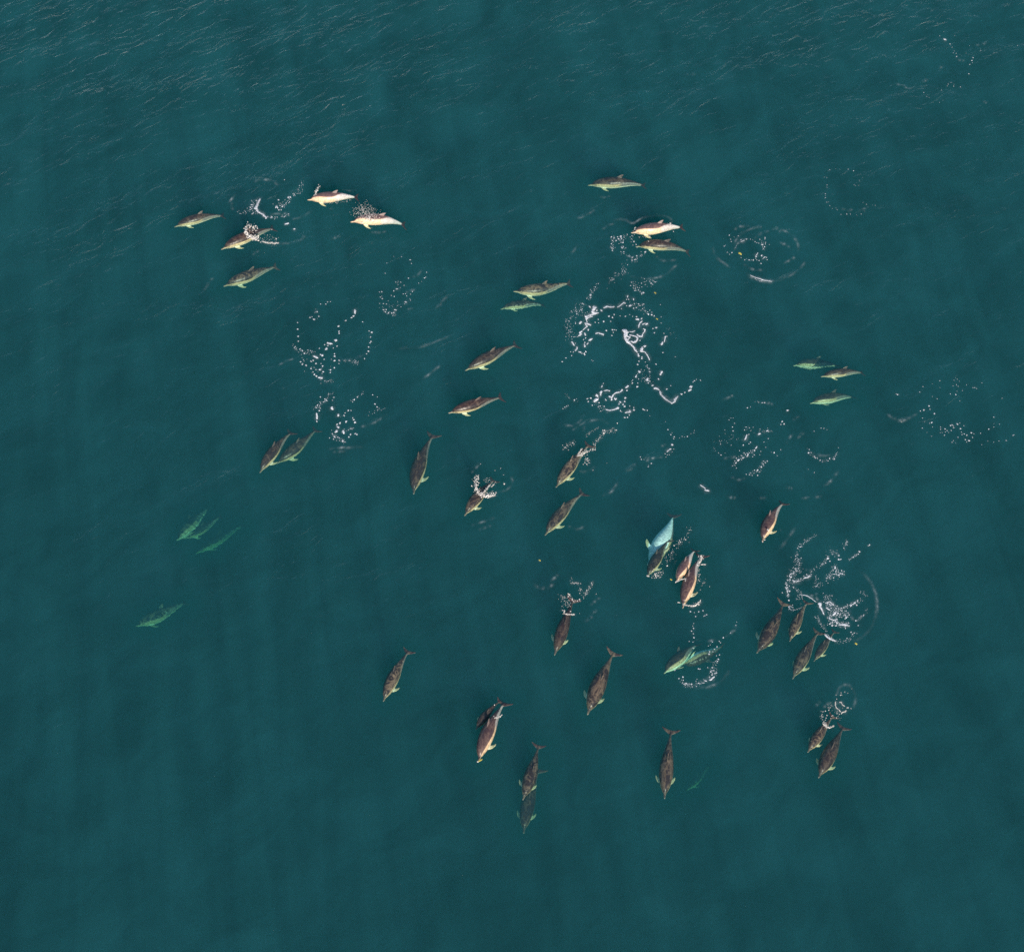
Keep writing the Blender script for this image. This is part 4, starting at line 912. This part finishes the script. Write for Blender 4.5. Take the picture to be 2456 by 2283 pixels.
def ridge(pts, view, amp=.014, sig=.07):
    """one capillary wavelet running along a line"""
    global Z
    P = [unproj(view[0] + x / view[2], view[1] + y / view[2]) for x, y in pts]
    # smooth the line
    Q = []
    for a in range(len(P) - 1):
        p0, p1, p2, p3 = P[max(a - 1, 0)], P[a], P[a + 1], P[min(a + 2, len(P) - 1)]
        for k in range(6):
            u = k / 6
            Q.append(.5 * ((2 * p1) + (-p0 + p2) * u + (2 * p0 - 5 * p1 + 4 * p2 - p3) * u * u + (-p0 + 3 * p1 - 3 * p2 + p3) * u ** 3))
    Q.append(P[-1])
    tot = len(Q) - 1
    x0, x1 = min(q.x for q in Q) - .5, max(q.x for q in Q) + .5
    y0, y1 = min(q.y for q in Q) - .5, max(q.y for q in Q) + .5
    ix = np.where((GX > x0) & (GX < x1))[0]; iy = np.where((GY > y0) & (GY < y1))[0]
    if not len(ix) or not len(iy): return
    sx, sy = slice(ix[0], ix[-1] + 1), slice(iy[0], iy[-1] + 1)
    A, Bm = XX[sy, sx], YY[sy, sx]
    best = np.full(A.shape, 9.0); par = np.zeros(A.shape)
    for i in range(tot):
        a, b = Q[i], Q[i + 1]
        dx, dy = b.x - a.x, b.y - a.y
        L2 = dx * dx + dy * dy + 1e-9
        t = np.clip(((A - a.x) * dx + (Bm - a.y) * dy) / L2, 0, 1)
        d = np.hypot(A - a.x - t * dx, Bm - a.y - t * dy)
        m = d < best
        best = np.where(m, d, best); par = np.where(m, (i + t) / tot, par)
    env = np.sin(np.pi * np.clip(par, .02, .98)) ** .5 * (.75 + .25 * np.sin(par * 17))
    Z[sy, sx] += amp * env * np.exp(-(best / sig) ** 2)
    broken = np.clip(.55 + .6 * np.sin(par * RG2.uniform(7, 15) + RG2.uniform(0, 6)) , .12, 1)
    FR[sy, sx] = np.maximum(FR[sy, sx], .21 * RG2.uniform(.45, 1.1) * env * broken * np.exp(-(best / .038) ** 2))  # thin froth line doubling as the wavelet's painted sky reflection


def arc(cx, cy, rx, ry, a0, a1, n=9):
    return [(cx + rx * math.cos(math.radians(a0 + (a1 - a0) * i / n)), cy + ry * math.sin(math.radians(a0 + (a1 - a0) * i / n))) for i in range(n + 1)]


RID = [
    (vQ, arc(1150, 780, 640, 560, 200, 265)), (vQ, arc(1180, 760, 960, 640, 20, 75)), (vQ, arc(1180, 700, 760, 480, -60, 10)), (vQ, [(90, 690), (120, 830), (200, 920), (340, 1010), (480, 1110)]),
    (vQ, [(820, 1210), (930, 1290), (1100, 1340), (1300, 1390), (1500, 1385), (1700, 1310), (1850, 1240)]), (vQ, [(780, 1030), (900, 1110), (1030, 1145), (1180, 1140)]), (vQ, [(560, 720), (600, 610), (700, 540), (830, 500)]),
    (vQ, [(1000, 480), (1080, 400), (1200, 350), (1310, 320)]), (vQ, [(1600, 1030), (1760, 940), (1880, 870)]), (vQ, [(560, 270), (680, 210), (870, 195)]), (vQ, [(1060, 235), (1150, 230)]), (vQ, [(1380, 280), (1480, 270), (1560, 350)]), (vQ, [(1520, 560), (1640, 610), (1740, 670)]),
    (vB, [(400, 495), (440, 480), (500, 490), (555, 515), (620, 480), (700, 460), (780, 455), (840, 470), (880, 505)]), (vB, [(110, 480), (180, 455), (260, 405)]), (vB, [(310, 560), (360, 530), (420, 510)]), (vB, [(540, 940), (640, 960), (780, 945), (860, 890), (910, 845)]), (vB, [(60, 770), (90, 720), (120, 680)]),
    (vB, [(740, 780), (800, 820), (900, 810)]), (vB, [(280, 300), (330, 310), (375, 300)]),
    (vA, [(490, 300), (520, 260), (550, 225)]), (vA, [(530, 350), (510, 310), (530, 290)]), (vA, [(700, 120), (800, 110), (890, 150)]), (vA, [(820, 380), (900, 375), (960, 370)]), (vA, [(990, 420), (1080, 395), (1160, 345)]), (vA, [(900, 610), (1000, 605), (1070, 580), (1100, 540)]), (vA, [(1190, 290), (1250, 320), (1320, 335)]),
    (vA, [(1340, 180), (1420, 195), (1500, 185)]), (vA, [(680, 700), (740, 660)]), (vA, [(290, 990), (330, 930), (370, 880)]), (vA, [(1310, 575), (1370, 555)]), (vA, [(1600, 515), (1700, 525), (1740, 510)]),
    (vD, [(1780, 150), (1840, 80), (1900, 20)]), (vD, [(1420, 540), (1600, 530), (1750, 480), (1960, 400)]), (vD, [(850, 655), (960, 655), (1080, 600)]), (vD, [(1060, 1290), (1180, 1250), (1300, 1170)]), (vD, [(760, 1500), (880, 1490), (1080, 1480)]), (vD, [(800, 1530), (920, 1515)]), (vD, [(280, 700), (360, 660), (430, 640)]), (vD, [(1640, 830), (1720, 780), (1820, 700)]),
    (vE, [(1200, 155), (1290, 165), (1360, 120), (1390, 60)]), (vE, [(1280, 215), (1340, 170), (1430, 120)]), (vE, arc(1520, 210, 130, 100, 180, 320)), (vE, [(330, 610), (370, 560), (410, 525)]), (vE, arc(590, 690, 120, 100, -20, 100)), (vE, [(1330, 585), (1400, 600), (1500, 555)]), (vE, [(1580, 830), (1660, 790), (1720, 690)]), (vE, [(330, 1110), (430, 1080), (540, 1040)]), (vE, [(400, 1150), (510, 1115)]), (vE, [(1240, 1120), (1330, 1150), (1410, 1115)]),
    (vE, [(1790, 600), (1850, 560), (1880, 530)]), (vM, [(1490, 980), (1560, 930), (1630, 840)]), (vM, [(1140, 997), (1190, 1000)]), (vM, [(1285, 1095), (1350, 1085)]), (vM, [(1410, 1088), (1465, 1080)]), (vM, [(1205, 345), (1260, 310)]), (vM, [(1240, 525), (1300, 470)]), (vM, [(1140, 570), (1180, 500), (1200, 485)]), (vM, [(620, 890), (690, 920), (740, 905)]), (vM, [(920, 185), (975, 190), (1010, 200)]), (vM, [(1380, 670), (1460, 690), (1600, 690)]), (vM, [(530, 155), (600, 130), (625, 110)]), (vM, [(550, 708), (620, 705), (650, 688)]),
    (vF, [(1060, 50), (1130, 55)]), (vF, [(1350, 62), (1420, 60)]), (vF, [(1350, 300), (1420, 260), (1450, 240)]), (vF, [(1550, 555), (1600, 480), (1700, 340)]), (vF, [(1480, 380), (1570, 360)]), (vF, arc(600, 740, 55, 90, 140, 260)), (vF, [(600, 890), (615, 950)]),
    (vG, arc(1330, 880, 300, 400, -70, 80, 14)), (vG, [(840, 490), (900, 495), (940, 470)]), (vG, [(850, 760), (920, 775), (980, 750)]), (vG, [(970, 1000), (1000, 1080), (1050, 1130)]), (vG, [(640, 920), (700, 940), (780, 930), (840, 880)]), (vG, [(960, 780), (970, 820), (1040, 840)]), (vG, [(550, 270), (600, 200), (700, 60)]), (vG, [(1330, 950), (1360, 1040), (1440, 1050)]),
    (vH, [(250, 240), (290, 200), (320, 180)]), (vH, [(730, 420), (770, 380), (820, 345)]), (vH, [(740, 520), (790, 480)]), (vH, [(650, 605), (710, 580), (740, 540)]), (vH, [(90, 180), (150, 225), (220, 230)]), (vH, [(280, 160), (330, 110), (360, 85)]),
    (vJ, arc(1090, 1000, 520, 440, 20, 120, 12)), (vJ, [(1010, 570), (1060, 610), (1140, 690)]), (vJ, [(1200, 600), (1280, 575), (1340, 560)]), (vJ, [(1020, 800), (1080, 805), (1130, 820)]), (vJ, [(1540, 500), (1680, 400), (1720, 310)]),
    (vL, arc(790, 470, 140, 210, 180, 400, 16)), (vL, [(470, 600), (510, 550), (570, 530)]), (vL, [(340, 590), (370, 550), (405, 515)]), (vL, [(700, 1015), (780, 980), (830, 925)]),
    (vN, [(250, 710), (330, 775), (430, 800), (540, 760), (620, 705)]), (vN, [(330, 765), (430, 790), (560, 750)]), (vO, [(0, 1065), (90, 1090), (200, 1140), (330, 1120)]), (vO, [(680, 820), (740, 785)]), (vO, [(1270, 440), (1390, 425), (1440, 375)]), (vO, [(950, 670), (1030, 690), (1090, 700)]), (vO, [(1370, 1360), (1440, 1380)]), (vO, [(1530, 600), (1575, 575)]), (vO, [(420, 1040), (500, 990)]),
    (vP, [(1190, 1265), (1270, 1215), (1380, 1180), (1420, 1130)]), (vP, [(930, 1250), (1050, 1215)]), (vP, [(780, 1215), (870, 1225)]), (vS, [(700, 1060), (860, 990), (1080, 960)]), (vS, [(190, 1300), (330, 1250), (440, 1130)]), (vS, [(1030, 720), (1150, 660)]), (vS, [(680, 990), (780, 970)]),
    (vR, [(1010, 1450), (1080, 1430), (1120, 1420)]), (vR, [(1700, 1430), (1790, 1370), (1848, 1280)]), (vR, [(1130, 680), (1250, 620), (1380, 480)]), (vR, [(960, 1040), (1090, 1000), (1200, 960)]),
]
for v, pts in RID:
    pxs = sum(px_size(v[0] + x / v[2], v[1] + y / v[2]) for x, y in pts[:1])
    ridge(pts, v, amp=.046, sig=.066)

# thin milky film around the foam flecks
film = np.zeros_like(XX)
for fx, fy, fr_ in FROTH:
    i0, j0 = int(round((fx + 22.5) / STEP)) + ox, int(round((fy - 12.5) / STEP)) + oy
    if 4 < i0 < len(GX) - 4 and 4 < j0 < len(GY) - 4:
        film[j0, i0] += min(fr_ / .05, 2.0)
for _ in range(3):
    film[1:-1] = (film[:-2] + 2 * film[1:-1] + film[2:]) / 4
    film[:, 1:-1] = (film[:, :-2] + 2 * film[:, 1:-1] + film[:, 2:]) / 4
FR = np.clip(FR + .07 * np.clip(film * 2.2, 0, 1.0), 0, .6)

# openings
near = np.zeros(XX.shape, bool)
for P in DOLPHIN_POINTS:
    e = np.array([0, 0, CAM_H])
    q = P[P[:, 2] < .25]
    k = np.minimum((CAM_H - 0.0) / (CAM_H - q[:, 2]), 1.02)
    gx = q[:, 0] * k; gy = q[:, 1] * k
    for dz in (0.0,):
        ii = np.clip(np.round((gx + 22.5) / STEP).astype(int) + ox, 0, len(GX) - 1)
        jj = np.clip(np.round((gy - 12.5) / STEP).astype(int) + oy, 0, len(GY) - 1)
        near[jj, ii] = True


def grow(m, diag):
    o = m.copy()
    o[1:] |= m[:-1]; o[:-1] |= m[1:]; o[:, 1:] |= m[:, :-1]; o[:, :-1] |= m[:, 1:]
    if diag:
        o[1:, 1:] |= m[:-1, :-1]; o[:-1, :-1] |= m[1:, 1:]; o[1:, :-1] |= m[:-1, 1:]; o[:-1, 1:] |= m[1:, :-1]
    return o


hole = near
for i in range(3):
    hole = grow(hole, i % 2 == 0)
calm = np.ones(XX.shape)
g = hole.copy()
RF = 12
level = np.where(hole, 0.0, 1.0)
for i in range(RF):
    g2 = grow(g, i % 2 == 0)
    level[g2 & ~g] = (i + 1) / (RF + 1)
    g = g2
calm = level
Z *= (.35 + .65 * calm)
ZTOP = Z

NX, NY = len(GX), len(GY)
verts = np.stack([XX.ravel(), YY.ravel(), Z.ravel()], 1).astype(np.float32)
idx = np.arange(NX * NY).reshape(NY, NX)
quads = np.stack([idx[:-1, :-1], idx[:-1, 1:], idx[1:, 1:], idx[1:, :-1]], -1).reshape(-1, 4)
hq = (hole[:-1, :-1] & hole[:-1, 1:] & hole[1:, 1:] & hole[1:, :-1]).ravel()
quads = quads[~hq]
me = bpy.data.meshes.new("water_surface")
me.vertices.add(len(verts)); me.vertices.foreach_set('co', verts.ravel())
me.loops.add(len(quads) * 4); me.loops.foreach_set('vertex_index', quads.astype(np.int32).ravel())
me.polygons.add(len(quads)); me.polygons.foreach_set('loop_start', np.arange(0, len(quads) * 4, 4, dtype=np.int32))
me.polygons.foreach_set('use_smooth', np.ones(len(quads), bool))
me.update(calc_edges=True)
a = me.attributes.new("calm", 'FLOAT', 'POINT'); a.data.foreach_set('value', calm.ravel().astype(np.float32))
a = me.attributes.new("froth", 'FLOAT', 'POINT'); a.data.foreach_set('value', FR.ravel().astype(np.float32))
a = me.attributes.new("rough", 'FLOAT', 'POINT'); a.data.foreach_set('value', (.118 * rough).ravel().astype(np.float32))
me.materials.append(surface_material())
ws = bpy.data.objects.new("water_surface", me)
COL.objects.link(ws)
tag(ws, "rippled green sea surface", kind="structure")

# the body of the sea below it
D = 13.0
E = 330
o = link_mesh("water", [(-E, -E, -D), (E, -E, -D), (E, E, -D), (-E, E, -D), (-E, -E, -.012), (E, -E, -.012), (E, E, -.012), (-E, E, -.012)],
              [(3, 2, 1, 0), (4, 5, 6, 7), (0, 1, 5, 4), (1, 2, 6, 5), (2, 3, 7, 6), (3, 0, 4, 7)], volume_material(), smooth=False)
tag(o, "clear teal sea water", kind="structure")
m, N, L = new_mat("sea_bed_silt")
out = N.new("ShaderNodeOutputMaterial"); p = N.new("ShaderNodeBsdfPrincipled"); n = N.new("ShaderNodeTexNoise"); r = N.new("ShaderNodeValToRGB")
n.inputs['Scale'].default_value = .2
r.color_ramp.elements[0].color = (.03, .035, .03, 1); r.color_ramp.elements[1].color = (.06, .06, .05, 1)
L.new(n.outputs['Fac'], r.inputs[0]); L.new(r.outputs[0], p.inputs['Base Color']); L.new(p.outputs[0], out.inputs['Surface'])
p.inputs['Roughness'].default_value = .9
o = link_mesh("sea_bed", [(-400, -400, -D - .2), (400, -400, -D - .2), (400, 400, -D - .2), (-400, 400, -D - .2)], [(0, 1, 2, 3)], m, smooth=False)
tag(o, "dark sea bed deep under the water", kind="structure")
